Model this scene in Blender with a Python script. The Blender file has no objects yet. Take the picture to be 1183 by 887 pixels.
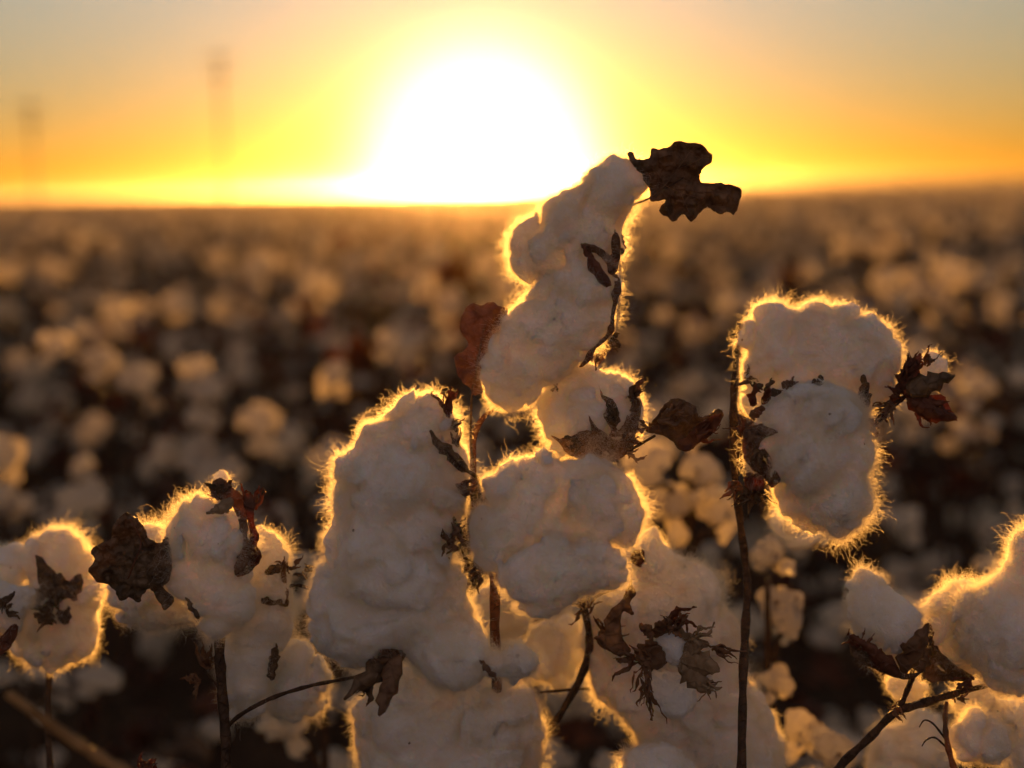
import bpy, math, random
import numpy as np
from mathutils import Vector, Matrix, Euler
from mathutils.geometry import delaunay_2d_cdt
from mathutils.bvhtree import BVHTree

random.seed(7)
rng = np.random.default_rng(11)
scene = bpy.context.scene
COL = scene.collection
R = math.radians

# ------------------------------------------------------------------ camera
W0, H0 = 1183.0, 887.0
LENS = 50.0
F = LENS / 36.0 * W0
CAM_LOC = Vector((0, 0, 1.10))
PITCH, ROLL = 7.76, -0.92
CAM_ROT = (Matrix.Rotation(R(90 - PITCH), 3, 'X') @ Matrix.Rotation(R(ROLL), 3, 'Z'))
cam_data = bpy.data.cameras.new('camera')
cam_data.lens = LENS
cam_data.sensor_width = 36
cam_data.clip_start = 0.02
cam_data.clip_end = 9000
cam_data.dof.use_dof = True
cam_data.dof.focus_distance = 0.79
cam_data.dof.aperture_fstop = 3.1
cam_data.dof.aperture_blades = 0
cam = bpy.data.objects.new('camera', cam_data)
COL.objects.link(cam)
cam.matrix_world = Matrix.Translation(CAM_LOC) @ CAM_ROT.to_4x4()
scene.camera = cam


def at(x, y, d):
    """photo pixel + distance along the view axis -> world point"""
    return CAM_LOC + CAM_ROT @ Vector(((x - W0 / 2) / F * d, -(y - H0 / 2) / F * d, -d))


SUN_PX = (556, 184)
SUN_DIR = (at(SUN_PX[0], SUN_PX[1], 1.0) - CAM_LOC).normalized()
SUN_EL = math.asin(SUN_DIR.z)
SUN_AZ = math.atan2(SUN_DIR.x, SUN_DIR.y)

# ------------------------------------------------------------------ object helpers


def props(o, label=None, cat=None, group=None, kind=None):
    if label: o['label'] = label
    if cat: o['category'] = cat
    if group: o['group'] = group
    if kind: o['kind'] = kind
    return o


def empty(name, loc):
    o = bpy.data.objects.new(name, None)
    COL.objects.link(o)
    o.location = loc
    o.empty_display_size = 0.05
    return o


def mesh_obj(name, verts, faces, mats, parent=None, origin=None, smooth=True, mat_idx=None):
    """verts in world space (numpy n x 3); origin = world origin of the object"""
    verts = np.asarray(verts, dtype=np.float64).reshape(-1, 3)
    if origin is None:
        origin = verts.mean(axis=0)
    origin = np.asarray(origin, dtype=np.float64)
    me = bpy.data.meshes.new(name)
    faces = [tuple(int(i) for i in f) for f in faces] if not isinstance(faces, np.ndarray) else faces
    if isinstance(faces, np.ndarray):
        n, k = faces.shape
        me.vertices.add(len(verts))
        me.vertices.foreach_set('co', (verts - origin).ravel())
        me.loops.add(n * k)
        me.loops.foreach_set('vertex_index', faces.ravel().astype(np.int32))
        me.polygons.add(n)
        me.polygons.foreach_set('loop_start', np.arange(0, n * k, k, dtype=np.int32))
        me.polygons.foreach_set('loop_total', np.full(n, k, dtype=np.int32))
        me.update(calc_edges=True)
    else:
        me.from_pydata((verts - origin).tolist(), [], faces)
    if smooth:
        me.polygons.foreach_set('use_smooth', np.ones(len(me.polygons), dtype=bool))
    for m in (mats if isinstance(mats, (list, tuple)) else [mats]):
        me.materials.append(m)
    if mat_idx is not None:
        me.polygons.foreach_set('material_index', np.asarray(mat_idx, dtype=np.int32))
    me.update()
    o = bpy.data.objects.new(name, me)
    COL.objects.link(o)
    set_parent(o, parent, origin)
    return o


WORLD_LOC = {}


def set_parent(o, parent, origin):
    """all parents are unrotated and unscaled, so a plain offset is enough"""
    WORLD_LOC[o.name] = np.asarray(origin, dtype=np.float64)
    if parent is None:
        o.location = origin
    else:
        o.parent = parent
        base = WORLD_LOC.get(parent.name)
        if base is None:
            base = np.array(parent.location)
        o.location = np.asarray(origin) - base


# ------------------------------------------------------------------ materials


def new_mat(name):
    m = bpy.data.materials.new(name)
    m.use_nodes = True
    nt = m.node_tree
    nt.nodes.clear()
    out = nt.nodes.new('ShaderNodeOutputMaterial')
    return m, nt, out


def N(nt, kind, **kw):
    n = nt.nodes.new(kind)
    for k, v in kw.items():
        if k in n.inputs.keys():
            n.inputs[k].default_value = v
        else:
            setattr(n, k, v)
    return n


def noise_ramp(nt, scale, stops, detail=4.0, coord='Object', dist=0.0):
    tc = N(nt, 'ShaderNodeTexCoord')
    no = N(nt, 'ShaderNodeTexNoise')
    no.inputs['Scale'].default_value = scale
    no.inputs['Detail'].default_value = detail
    no.inputs['Distortion'].default_value = dist
    nt.links.new(tc.outputs[coord], no.inputs['Vector'])
    r = N(nt, 'ShaderNodeValToRGB')
    while len(r.color_ramp.elements) < len(stops):
        r.color_ramp.elements.new(0.5)
    for e, (p, c) in zip(r.color_ramp.elements, stops):
        e.position = p
        e.color = (*c, 1)
    nt.links.new(no.outputs['Fac'], r.inputs['Fac'])
    return r, no, tc


def mat_cotton(name, fine=True):
    m, nt, out = new_mat(name)
    r, no, tc = noise_ramp(nt, 45, [(0.22, (0.82, 0.68, 0.56)), (0.40, (0.95, 0.92, 0.89)), (0.7, (0.97, 0.955, 0.945))])
    # tiny specks of leaf trash caught in the lint
    sp = N(nt, 'ShaderNodeTexVoronoi')
    sp.inputs['Scale'].default_value = 95
    nt.links.new(tc.outputs['Object'], sp.inputs['Vector'])
    gate = N(nt, 'ShaderNodeTexNoise')
    gate.inputs['Scale'].default_value = 60
    nt.links.new(tc.outputs['Object'], gate.inputs['Vector'])
    lt = N(nt, 'ShaderNodeMath', operation='LESS_THAN')
    lt.inputs[1].default_value = 0.075
    nt.links.new(sp.outputs['Distance'], lt.inputs[0])
    gt = N(nt, 'ShaderNodeMath', operation='GREATER_THAN')
    gt.inputs[1].default_value = 0.62
    nt.links.new(gate.outputs['Fac'], gt.inputs[0])
    mu = N(nt, 'ShaderNodeMath', operation='MULTIPLY')
    nt.links.new(lt.outputs[0], mu.inputs[0])
    nt.links.new(gt.outputs[0], mu.inputs[1])
    mix = N(nt, 'ShaderNodeMixRGB')
    mix.inputs['Color2'].default_value = (0.12, 0.06, 0.03, 1)
    nt.links.new(mu.outputs[0], mix.inputs['Fac'])
    nt.links.new(r.outputs[0], mix.inputs['Color1'])
    bn = N(nt, 'ShaderNodeTexNoise')
    bn.inputs['Scale'].default_value = 150
    bn.inputs['Detail'].default_value = 8
    bn.inputs['Roughness'].default_value = 0.62
    bn.inputs['Distortion'].default_value = 1.2
    nt.links.new(tc.outputs['Object'], bn.inputs['Vector'])
    bump = N(nt, 'ShaderNodeBump')
    bump.inputs['Strength'].default_value = 1.0
    bump.inputs['Distance'].default_value = 0.007
    nt.links.new(bn.outputs['Fac'], bump.inputs['Height'])
    if fine:
        p = N(nt, 'ShaderNodeBsdfPrincipled')
        p.inputs['Roughness'].default_value = 1.0
        p.inputs['Specular IOR Level'].default_value = 0.0
        p.inputs['Subsurface Weight'].default_value = 0.8
        p.inputs['Subsurface Radius'].default_value = (1.0, 0.84, 0.62)
        p.inputs['Subsurface Scale'].default_value = 0.023
        nt.links.new(mix.outputs[0], p.inputs['Base Color'])
        nt.links.new(bump.outputs[0], p.inputs['Normal'])
        nt.links.new(p.outputs[0], out.inputs['Surface'])
    else:
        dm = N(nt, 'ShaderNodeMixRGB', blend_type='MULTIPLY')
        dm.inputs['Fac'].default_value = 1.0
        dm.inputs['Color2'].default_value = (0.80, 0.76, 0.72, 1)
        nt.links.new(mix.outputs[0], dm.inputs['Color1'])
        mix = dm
        d = N(nt, 'ShaderNodeBsdfDiffuse')
        t = N(nt, 'ShaderNodeBsdfTranslucent')
        t.inputs['Color'].default_value = (1.0, 0.92, 0.76, 1)
        ms = N(nt, 'ShaderNodeMixShader')
        ms.inputs[0].default_value = 0.72
        nt.links.new(mix.outputs[0], d.inputs['Color'])
        nt.links.new(d.outputs[0], ms.inputs[1])
        nt.links.new(t.outputs[0], ms.inputs[2])
        nt.links.new(ms.outputs[0], out.inputs['Surface'])
    return m


def mat_fibre(name):
    m, nt, out = new_mat(name)
    d = N(nt, 'ShaderNodeBsdfDiffuse')
    d.inputs['Color'].default_value = (0.9, 0.875, 0.86, 1)
    t = N(nt, 'ShaderNodeBsdfHair', component='Transmission')
    t.inputs['Color'].default_value = (0.95, 0.86, 0.68, 1)
    t.inputs['RoughnessU'].default_value = 0.22
    t.inputs['RoughnessV'].default_value = 0.45
    ms = N(nt, 'ShaderNodeMixShader')
    ms.inputs[0].default_value = 0.72
    nt.links.new(d.outputs[0], ms.inputs[1])
    nt.links.new(t.outputs[0], ms.inputs[2])
    nt.links.new(ms.outputs[0], out.inputs['Surface'])
    return m


def mat_dry(name, c1, c2, trans, transcol, scale=120, gloss=0.0, bumpd=0.0012):
    m, nt, out = new_mat(name)
    r, no, tc = noise_ramp(nt, scale, [(0.32, c1), (0.68, c2)], detail=7, dist=0.6)
    bump = N(nt, 'ShaderNodeBump')
    bump.inputs['Strength'].default_value = 0.7
    bump.inputs['Distance'].default_value = bumpd
    bn = N(nt, 'ShaderNodeTexNoise')
    bn.inputs['Scale'].default_value = scale * 3.5
    bn.inputs['Detail'].default_value = 6
    nt.links.new(tc.outputs['Object'], bn.inputs['Vector'])
    vo = N(nt, 'ShaderNodeTexVoronoi', feature='DISTANCE_TO_EDGE')
    vo.inputs['Scale'].default_value = scale * 1.1
    nt.links.new(tc.outputs['Object'], vo.inputs['Vector'])
    vr = N(nt, 'ShaderNodeMapRange')
    vr.inputs['From Max'].default_value = 0.10
    vr.inputs['To Min'].default_value = 0.8
    vr.inputs['To Max'].default_value = 0.0
    nt.links.new(vo.outputs['Distance'], vr.inputs['Value'])
    hs_ = N(nt, 'ShaderNodeMath', operation='ADD')
    nt.links.new(bn.outputs['Fac'], hs_.inputs[0]); nt.links.new(vr.outputs[0], hs_.inputs[1])
    nt.links.new(hs_.outputs[0], bump.inputs['Height'])
    p = N(nt, 'ShaderNodeBsdfPrincipled')
    p.inputs['Roughness'].default_value = 0.5
    p.inputs['Specular IOR Level'].default_value = gloss
    nt.links.new(r.outputs[0], p.inputs['Base Color'])
    nt.links.new(bump.outputs[0], p.inputs['Normal'])
    if trans > 0:
        t = N(nt, 'ShaderNodeBsdfTranslucent')
        mc = N(nt, 'ShaderNodeMixRGB', blend_type='MULTIPLY')
        mc.inputs['Fac'].default_value = 0.6
        mc.inputs['Color1'].default_value = (*transcol, 1)
        sc = N(nt, 'ShaderNodeMixRGB', blend_type='DIVIDE')
        sc.inputs['Fac'].default_value = 1
        sc.inputs['Color2'].default_value = (*c2, 1)
        nt.links.new(r.outputs[0], sc.inputs['Color1'])
        nt.links.new(sc.outputs[0], mc.inputs['Color2'])
        nt.links.new(mc.outputs[0], t.inputs['Color'])
        ms = N(nt, 'ShaderNodeMixShader')
        ms.inputs[0].default_value = trans
        nt.links.new(p.outputs[0], ms.inputs[1])
        nt.links.new(t.outputs[0], ms.inputs[2])
        nt.links.new(ms.outputs[0], out.inputs['Surface'])
    else:
        nt.links.new(p.outputs[0], out.inputs['Surface'])
    return m


M_COTTON = mat_cotton('cotton_lint')
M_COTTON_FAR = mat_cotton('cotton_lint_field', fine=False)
M_FIBRE = mat_fibre('cotton_fibre')
M_STEM = mat_dry('dry_stem', (0.035, 0.02, 0.012), (0.10, 0.055, 0.03), 0, (0, 0, 0), scale=160, gloss=0.25)
M_STEM_RED = mat_dry('ruddy_stem', (0.13, 0.05, 0.025), (0.24, 0.10, 0.05), 0, (0, 0, 0), scale=160, gloss=0.25)
M_LEAF = mat_dry('dead_leaf', (0.07, 0.042, 0.02), (0.24, 0.145, 0.075), 0.28, (0.24, 0.15, 0.07), scale=140, gloss=0.5)
M_LEAF_RED = mat_dry('red_dead_leaf', (0.10, 0.036, 0.018), (0.26, 0.10, 0.05), 0.4, (0.44, 0.17, 0.065), scale=130, gloss=0.5)
M_BUR = mat_dry('dry_bur', (0.12, 0.06, 0.03), (0.30, 0.17, 0.09), 0.34, (0.46, 0.23, 0.095), scale=110, gloss=0.5)
M_BUR_PALE = mat_dry('pale_bur', (0.20, 0.13, 0.075), (0.40, 0.29, 0.18), 0.2, (0.6, 0.35, 0.15), scale=110, gloss=0.25)
M_STRAW = mat_dry('straw', (0.30, 0.16, 0.06), (0.5, 0.30, 0.13), 0.25, (0.8, 0.45, 0.15), scale=90, gloss=0.2)
M_POLE = mat_dry('weathered_pole', (0.07, 0.05, 0.035), (0.14, 0.10, 0.07), 0, (0, 0, 0), scale=4, gloss=0.2)

# ------------------------------------------------------------------ noise / implicit surfaces
LAT = rng.uniform(-1, 1, (32, 32, 32))


def vnoise(p, scale, off=0.0):
    q = p / scale + off
    i = np.floor(q).astype(np.int64)
    f = q - i
    f = f * f * f * (f * (f * 6 - 15) + 10)
    i0 = i & 31
    i1 = (i + 1) & 31
    x0, y0, z0 = i0[..., 0], i0[..., 1], i0[..., 2]
    x1, y1, z1 = i1[..., 0], i1[..., 1], i1[..., 2]
    fx, fy, fz = f[..., 0], f[..., 1], f[..., 2]
    a = LAT[x0, y0, z0] * (1 - fx) + LAT[x1, y0, z0] * fx
    b = LAT[x0, y1, z0] * (1 - fx) + LAT[x1, y1, z0] * fx
    c = LAT[x0, y0, z1] * (1 - fx) + LAT[x1, y0, z1] * fx
    d = LAT[x0, y1, z1] * (1 - fx) + LAT[x1, y1, z1] * fx
    return (a * (1 - fy) + b * fy) * (1 - fz) + (c * (1 - fy) + d * fy) * fz


def surface_nets(Fg, origin, h):
    nx, ny, nz = Fg.shape
    ins = Fg < 0
    cnt = np.zeros((nx - 1, ny - 1, nz - 1))
    acc = np.zeros((nx - 1, ny - 1, nz - 1, 3))
    corners = [(i, j, k) for i in (0, 1) for j in (0, 1) for k in (0, 1)]

    def sub(a, c):
        return a[c[0]:nx - 1 + c[0], c[1]:ny - 1 + c[1], c[2]:nz - 1 + c[2]]
    for ca in corners:
        for ax in range(3):
            if ca[ax]: continue
            cb = list(ca); cb[ax] = 1
            A, B = sub(Fg, ca), sub(Fg, cb)
            m = (A < 0) != (B < 0)
            t = np.where(m, A / np.where(m, A - B, 1), 0)
            cnt += m
            for q in range(3):
                acc[..., q] += m * (ca[q] + (t if q == ax else 0))
    cell = cnt > 0
    idx = -np.ones(cell.shape, dtype=np.int64)
    idx[cell] = np.arange(cell.sum())
    gi = np.argwhere(cell)
    verts = origin + h * (gi + acc[cell] / cnt[cell][:, None])
    faces = []
    for ax in range(3):
        a = [slice(None)] * 3; b = [slice(None)] * 3
        a[ax] = slice(0, -1); b[ax] = slice(1, None)
        A, B = ins[tuple(a)], ins[tuple(b)]
        o1, o2 = [q for q in range(3) if q != ax]
        e = np.argwhere(A != B)
        e = e[(e[:, o1] > 0) & (e[:, o2] > 0) & (e[:, o1] < Fg.shape[o1] - 1) & (e[:, o2] < Fg.shape[o2] - 1)]
        flip = A[tuple(e.T)]
        c = []
        for d1, d2 in ((1, 1), (0, 1), (0, 0), (1, 0)):
            g = e.copy(); g[:, o1] -= d1; g[:, o2] -= d2
            c.append(idx[tuple(g.T)])
        q = np.stack(c, axis=1)
        if ax == 1:
            flip = ~flip
        q[~flip] = q[~flip][:, ::-1]
        faces.append(q)
    return verts, np.concatenate(faces)


def pip(px, py, poly):
    inside = np.zeros(px.shape, bool)
    n = len(poly)
    for i in range(n):
        x1, y1 = poly[i]; x2, y2 = poly[(i + 1) % n]
        c = ((y1 > py) != (y2 > py))
        with np.errstate(divide='ignore', invalid='ignore'):
            xi = (x2 - x1) * (py - y1) / ((y2 - y1) if y2 != y1 else 1e-9) + x1
        inside ^= c & (px < xi)
    return inside


def edge_dist(px, py, poly):
    d = np.full(px.shape, 1e9)
    n = len(poly)
    for i in range(n):
        x1, y1 = poly[i]; x2, y2 = poly[(i + 1) % n]
        dx, dy = x2 - x1, y2 - y1
        L = dx * dx + dy * dy + 1e-9
        t = np.clip(((px - x1) * dx + (py - y1) * dy) / L, 0, 1)
        d = np.minimum(d, np.hypot(px - x1 - t * dx, py - y1 - t * dy))
    return d


def poly_spheres(poly, z=0.0, rmax=60, rmin=3.5):
    P = np.array(poly, float)
    x0, y0 = P.min(0); x1, y1 = P.max(0)
    st = max(2.5, min(x1 - x0, y1 - y0) / 26)
    gx, gy = np.meshgrid(np.arange(x0, x1, st), np.arange(y0, y1, st))
    gx = gx.ravel(); gy = gy.ravel()
    m = pip(gx, gy, poly)
    gx, gy = gx[m], gy[m]
    d = np.minimum(edge_dist(gx, gy, poly), rmax)
    o = np.argsort(-d)
    acc = []
    for i in o:
        if d[i] < rmin: break
        ok = True
        for (ax, ay, ar) in acc:
            if math.hypot(gx[i] - ax, gy[i] - ay) < 0.20 * ar + 1.0:
                ok = False; break
        if ok:
            acc.append((gx[i], gy[i], d[i]))
        if len(acc) > 170: break
    return [(x, y, r, z) for x, y, r in acc]


FUZZ = 1.0


def make_fuzz(name, verts, faces, parent, density, seed, long_frac=0.03, lmul=1.0, rad=0.000030):
    """loose lint fibres standing off the surface, real curves"""
    r = np.random.default_rng(seed)
    tri = np.concatenate([faces[:, [0, 1, 2]], faces[:, [0, 2, 3]]])
    a, b, c = verts[tri[:, 0]], verts[tri[:, 1]], verts[tri[:, 2]]
    cr = np.cross(b - a, c - a)
    ar = np.linalg.norm(cr, axis=1) * 0.5
    tot = ar.sum()
    n = int(tot * 1e4 * density * FUZZ)
    t = r.choice(len(tri), n, p=ar / tot)
    u, v = r.random(n), r.random(n)
    k = u + v > 1
    u[k], v[k] = 1 - u[k], 1 - v[k]
    p0 = a[t] + (b - a)[t] * u[:, None] + (c - a)[t] * v[:, None]
    nv = np.zeros_like(verts)
    for q in range(3):
        np.add.at(nv, tri[:, q], cr)
    nv /= np.linalg.norm(nv, axis=1)[:, None] + 1e-12
    nr = nv[tri[t, 0]] * (1 - u - v)[:, None] + nv[tri[t, 1]] * u[:, None] + nv[tri[t, 2]] * v[:, None]
    flow = np.stack([vnoise(p0, 0.012, 3.1), vnoise(p0, 0.012, 9.7), vnoise(p0, 0.012, 17.3)], 1)
    flow /= np.linalg.norm(flow, axis=1)[:, None] + 1e-9
    rd = r.normal(size=(n, 3))
    rd /= np.linalg.norm(rd, axis=1)[:, None]
    d0 = nr * 0.55 + flow * 0.7 + rd * 0.75
    d0 /= np.linalg.norm(d0, axis=1)[:, None]
    L = (0.0022 + np.minimum(r.exponential(0.0034, n), 0.010)) * lmul
    lg = r.random(n) < long_frac
    L[lg] *= r.uniform(1.1, 1.5, lg.sum())
    # clumps: some places shed longer lint than others
    L *= 1 + 0.85 * vnoise(p0, 0.010, 31.0)
    stray = r.random(n) < 0.0002
    L[stray] = r.uniform(0.010, 0.016, stray.sum())
    cs = 0.0027
    ci_ = np.floor((p0 + flow * 0.001) / cs).astype(np.int64)
    def hsh(a, b, c):
        return LAT[(ci_[:, 0] * 7 + a) & 31, (ci_[:, 1] * 11 + b + (ci_[:, 0] >> 5)) & 31, (ci_[:, 2] * 13 + c + (ci_[:, 1] >> 4)) & 31]
    cd = np.stack([hsh(1, 2, 3), hsh(9, 4, 17), hsh(23, 8, 5)], 1)
    cc = (ci_ + 0.5) * cs
    tgt = cc + (nr * 0.7 + cd * 0.9) * (0.0032 * lmul * (1 + 0.9 * hsh(14, 3, 29)))[:, None]
    pull = (r.uniform(0.0, 0.28, n) * ~stray)[:, None]
    rd2 = r.normal(size=(n, 3)); rd2 /= np.linalg.norm(rd2, axis=1)[:, None]
    rd3 = r.normal(size=(n, 3)); rd3 /= np.linalg.norm(rd3, axis=1)[:, None]
    K = 8
    pts = np.zeros((n, K, 3))
    pts[:, 0] = p0 - nr * 0.0006
    dcur = d0
    for i in range(1, K):
        # tangled lint: the heading wanders at every step
        w_ = r.normal(size=(n, 3)) * 0.52
        w_[stray] *= 0.35
        dcur = dcur + w_
        dcur /= np.linalg.norm(dcur, axis=1)[:, None]
        pts[:, i] = pts[:, i - 1] + dcur * (L / (K - 1))[:, None]
        pts[:, i] += (tgt - pts[:, i]) * pull * 0.25
    origin = verts.mean(0)
    hc = bpy.data.hair_curves.new(name)
    hc.add_curves([K] * n)
    hc.attributes['position'].data.foreach_set('vector', (pts - origin).ravel().astype(np.float32))
    ra = hc.attributes.new('radius', 'FLOAT', 'POINT')
    rr = np.tile(np.array([1.0, 1.0, 1.0, 0.95, 0.9, 0.8, 0.6, 0.3]) * rad, n).astype(np.float32)
    ra.data.foreach_set('value', rr)
    hc.materials.append(M_FIBRE)
    o = bpy.data.objects.new(name, hc)
    COL.objects.link(o)
    set_parent(o, parent, origin)
    return o


BOLL_SEED = [100]
BVH = {}
VIEW = CAM_ROT @ Vector((0, 0, -1))


def on_surface(parent, x, y, d):
    """depth of the lint just under a part that lies against it, or None"""
    e = BVH.get(parent.name) if parent is not None else None
    if e is None or d > e[1] - 0.006:
        return None
    hit = e[0].ray_cast(CAM_LOC, (at(x, y, 1.0) - CAM_LOC).normalized())
    if hit[0] is None:
        return None
    return (hit[0] - CAM_LOC).dot(VIEW)



def cotton(parts, d, parent, circles=(), vox=0.0014, k=0.0035, amp=0.0046, dens=300, zs=0.85, name='cotton_boll',
           label=None, fine_amp=0.0017, lmul=1.0, long_frac=0.03, erode=0.0013):
    """parts: list of (polygon in photo pixels, z towards camera in px, rmax) -> one puffy lint mesh, real depth"""
    BOLL_SEED[0] += 1
    seed = BOLL_SEED[0]
    S = []
    for pr in parts:
        poly, z, rmax = pr
        S += poly_spheres(poly, z, rmax)
    S += [tuple(c) for c in circles]
    S = np.array(S, float)
    cx, cy = S[:, 0].mean(), S[:, 1].mean()
    s = d / F
    C = np.stack([(S[:, 0] - cx) * s, -(S[:, 1] - cy) * s, S[:, 3] * s], 1)
    Rr = S[:, 2] * s
    mrg = 0.008
    lo = (C - Rr[:, None]).min(0) - mrg
    hi = (C + Rr[:, None]).max(0) + mrg
    dim = np.ceil((hi - lo) / vox).astype(int) + 1
    ax = [lo[i] + vox * np.arange(dim[i]) for i in range(3)]
    X, Y, Z = np.meshgrid(*ax, indexing='ij')
    D = np.full(X.shape, 1.0)
    for (c, r) in zip(C, Rr):
        # only the neighbourhood of the sphere
        i0 = np.maximum(((c - r - 0.012 - lo) / vox).astype(int), 0)
        i1 = np.minimum(((c + r + 0.012 - lo) / vox).astype(int) + 2, dim)
        sl = tuple(slice(a, b) for a, b in zip(i0, i1))
        g = np.sqrt((X[sl] - c[0]) ** 2 + (Y[sl] - c[1]) ** 2 + ((Z[sl] - c[2]) / zs) ** 2) - r
        cur = D[sl]
        hh = np.maximum(k - np.abs(cur - g), 0) / k
        D[sl] = np.minimum(cur, g) - hh * hh * k * 0.25
    band = np.abs(D) < 0.012
    pts = np.stack([X[band], Y[band], Z[band]], 1)
    # warp + billowy lumps with soft creases
    wp = np.stack([vnoise(pts, 0.02, seed * 1.37), vnoise(pts, 0.02, seed * 2.11 + 5), vnoise(pts, 0.02, seed * 0.77 + 11)], 1)
    q = pts + wp * 0.009
    b1 = np.abs(vnoise(q, 0.021, seed * 0.913))
    b2 = np.abs(vnoise(q, 0.0095, seed * 1.713 + 3))
    f1 = vnoise(q, 0.0042, seed * 0.31 + 7)
    disp = -(np.minimum(b1 * 2.4, 1) - 0.55) * amp - (np.minimum(b2 * 2.4, 1) - 0.55) * amp * 0.5 + f1 * fine_amp
    D[band] += disp + erode
    v, f = surface_nets(D, lo, vox)
    # drop stray islands is unnecessary: noise stays below the lobe radii
    Rm = np.array(CAM_ROT)
    vw = v @ Rm.T + np.array(at(cx, cy, d))
    o = mesh_obj(name, vw, f, M_COTTON, parent)
    BVH[o.name] = (BVHTree.FromPolygons(vw.tolist(), f.tolist()), d)
    if label: o['label'] = label
    if dens > 0:
        make_fuzz('lint_fibres', vw, f, o, dens, seed, lmul=lmul, long_frac=long_frac)
    return o


def zpoly(ox, oy, sc, pts):
    return [(ox + x * sc, oy + y * sc) for x, y in pts]


Z1 = lambda pts: zpoly(500, 150, 400 / 1183, pts)
Z2 = lambda pts: zpoly(340, 430, 400 / 1183, pts)
Z3 = lambda pts: zpoly(600, 400, 300 / 887, pts)
Z4 = lambda pts: zpoly(800, 330, 340 / 1005, pts)
Z5 = lambda pts: zpoly(0, 530, 360 / 894, pts)
Z6 = lambda pts: zpoly(340, 640, 360 / 1183, pts)
Z7 = lambda pts: zpoly(600, 600, 360 / 1113, pts)
Z8 = lambda pts: zpoly(860, 580, 323 / 933, pts)

# ------------------------------------------------------------------ tubes, leaves, carpels


def catmull(P, sub=6):
    P = [np.array(p, float) for p in P]
    if len(P) < 3:
        sub = max(sub, 6)
    out = []
    n = len(P)
    for i in range(n - 1):
        p0 = P[max(i - 1, 0)]; p1 = P[i]; p2 = P[i + 1]; p3 = P[min(i + 2, n - 1)]
        for j in range(sub):
            t = j / sub
            out.append(0.5 * (2 * p1 + (p2 - p0) * t + (2 * p0 - 5 * p1 + 4 * p2 - p3) * t * t + (3 * p1 - p0 - 3 * p2 + p3) * t ** 3))
    out.append(P[-1])
    return np.array(out)


def tube_geo(P4, seg=9, rough=0.10, sub=6, seed=0):
    """P4: list of (x,y,z,radius)"""
    Q = catmull(P4, sub)
    C, rad = Q[:, :3], np.abs(Q[:, 3])
    T = np.gradient(C, axis=0)
    T /= np.linalg.norm(T, axis=1)[:, None] + 1e-12
    up = np.array([0.31, 0.9, 0.2]); up /= np.linalg.norm(up)
    r = np.random.default_rng(seed)
    V = []
    for i in range(len(C)):
        a = np.cross(T[i], up)
        if np.linalg.norm(a) < 1e-3: a = np.cross(T[i], [1, 0, 0])
        a /= np.linalg.norm(a)
        b = np.cross(T[i], a)
        knob = 1 + 0.12 * math.sin(i * 1.7 + seed)
        for j in range(seg):
            th = 2 * math.pi * j / seg
            rr = rad[i] * knob * (1 + rough * r.uniform(-1, 1))
            V.append(C[i] + (a * math.cos(th) + b * math.sin(th)) * rr)
    Fc = []
    for i in range(len(C) - 1):
        for j in range(seg):
            j2 = (j + 1) % seg
            Fc.append((i * seg + j, i * seg + j2, (i + 1) * seg + j2, (i + 1) * seg + j))
    Fc.append(tuple(range(seg))[::-1])
    Fc.append(tuple(range((len(C) - 1) * seg, len(C) * seg)))
    return np.array(V), Fc


def px_tube(name, pts, parent, mat, seed=1, seg=9, rough=0.12, sub=6):
    """pts: (x, y, d, width_px)"""
    P4 = []
    for x, y, d, w in pts:
        p = at(x, y, d)
        P4.append((p.x, p.y, p.z, w * 0.5 * d / F))
    v, f = tube_geo(P4, seg=seg, rough=rough, sub=sub, seed=seed)
    return mesh_obj(name, v, f, mat, parent, origin=v[0])


def resample(poly, step):
    out = []
    n = len(poly)
    for i in range(n):
        x1, y1 = poly[i]; x2, y2 = poly[(i + 1) % n]
        L = math.hypot(x2 - x1, y2 - y1)
        m = max(1, int(L / step))
        for j in range(m):
            t = j / m
            out.append((x1 + (x2 - x1) * t, y1 + (y2 - y1) * t))
    return out


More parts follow.
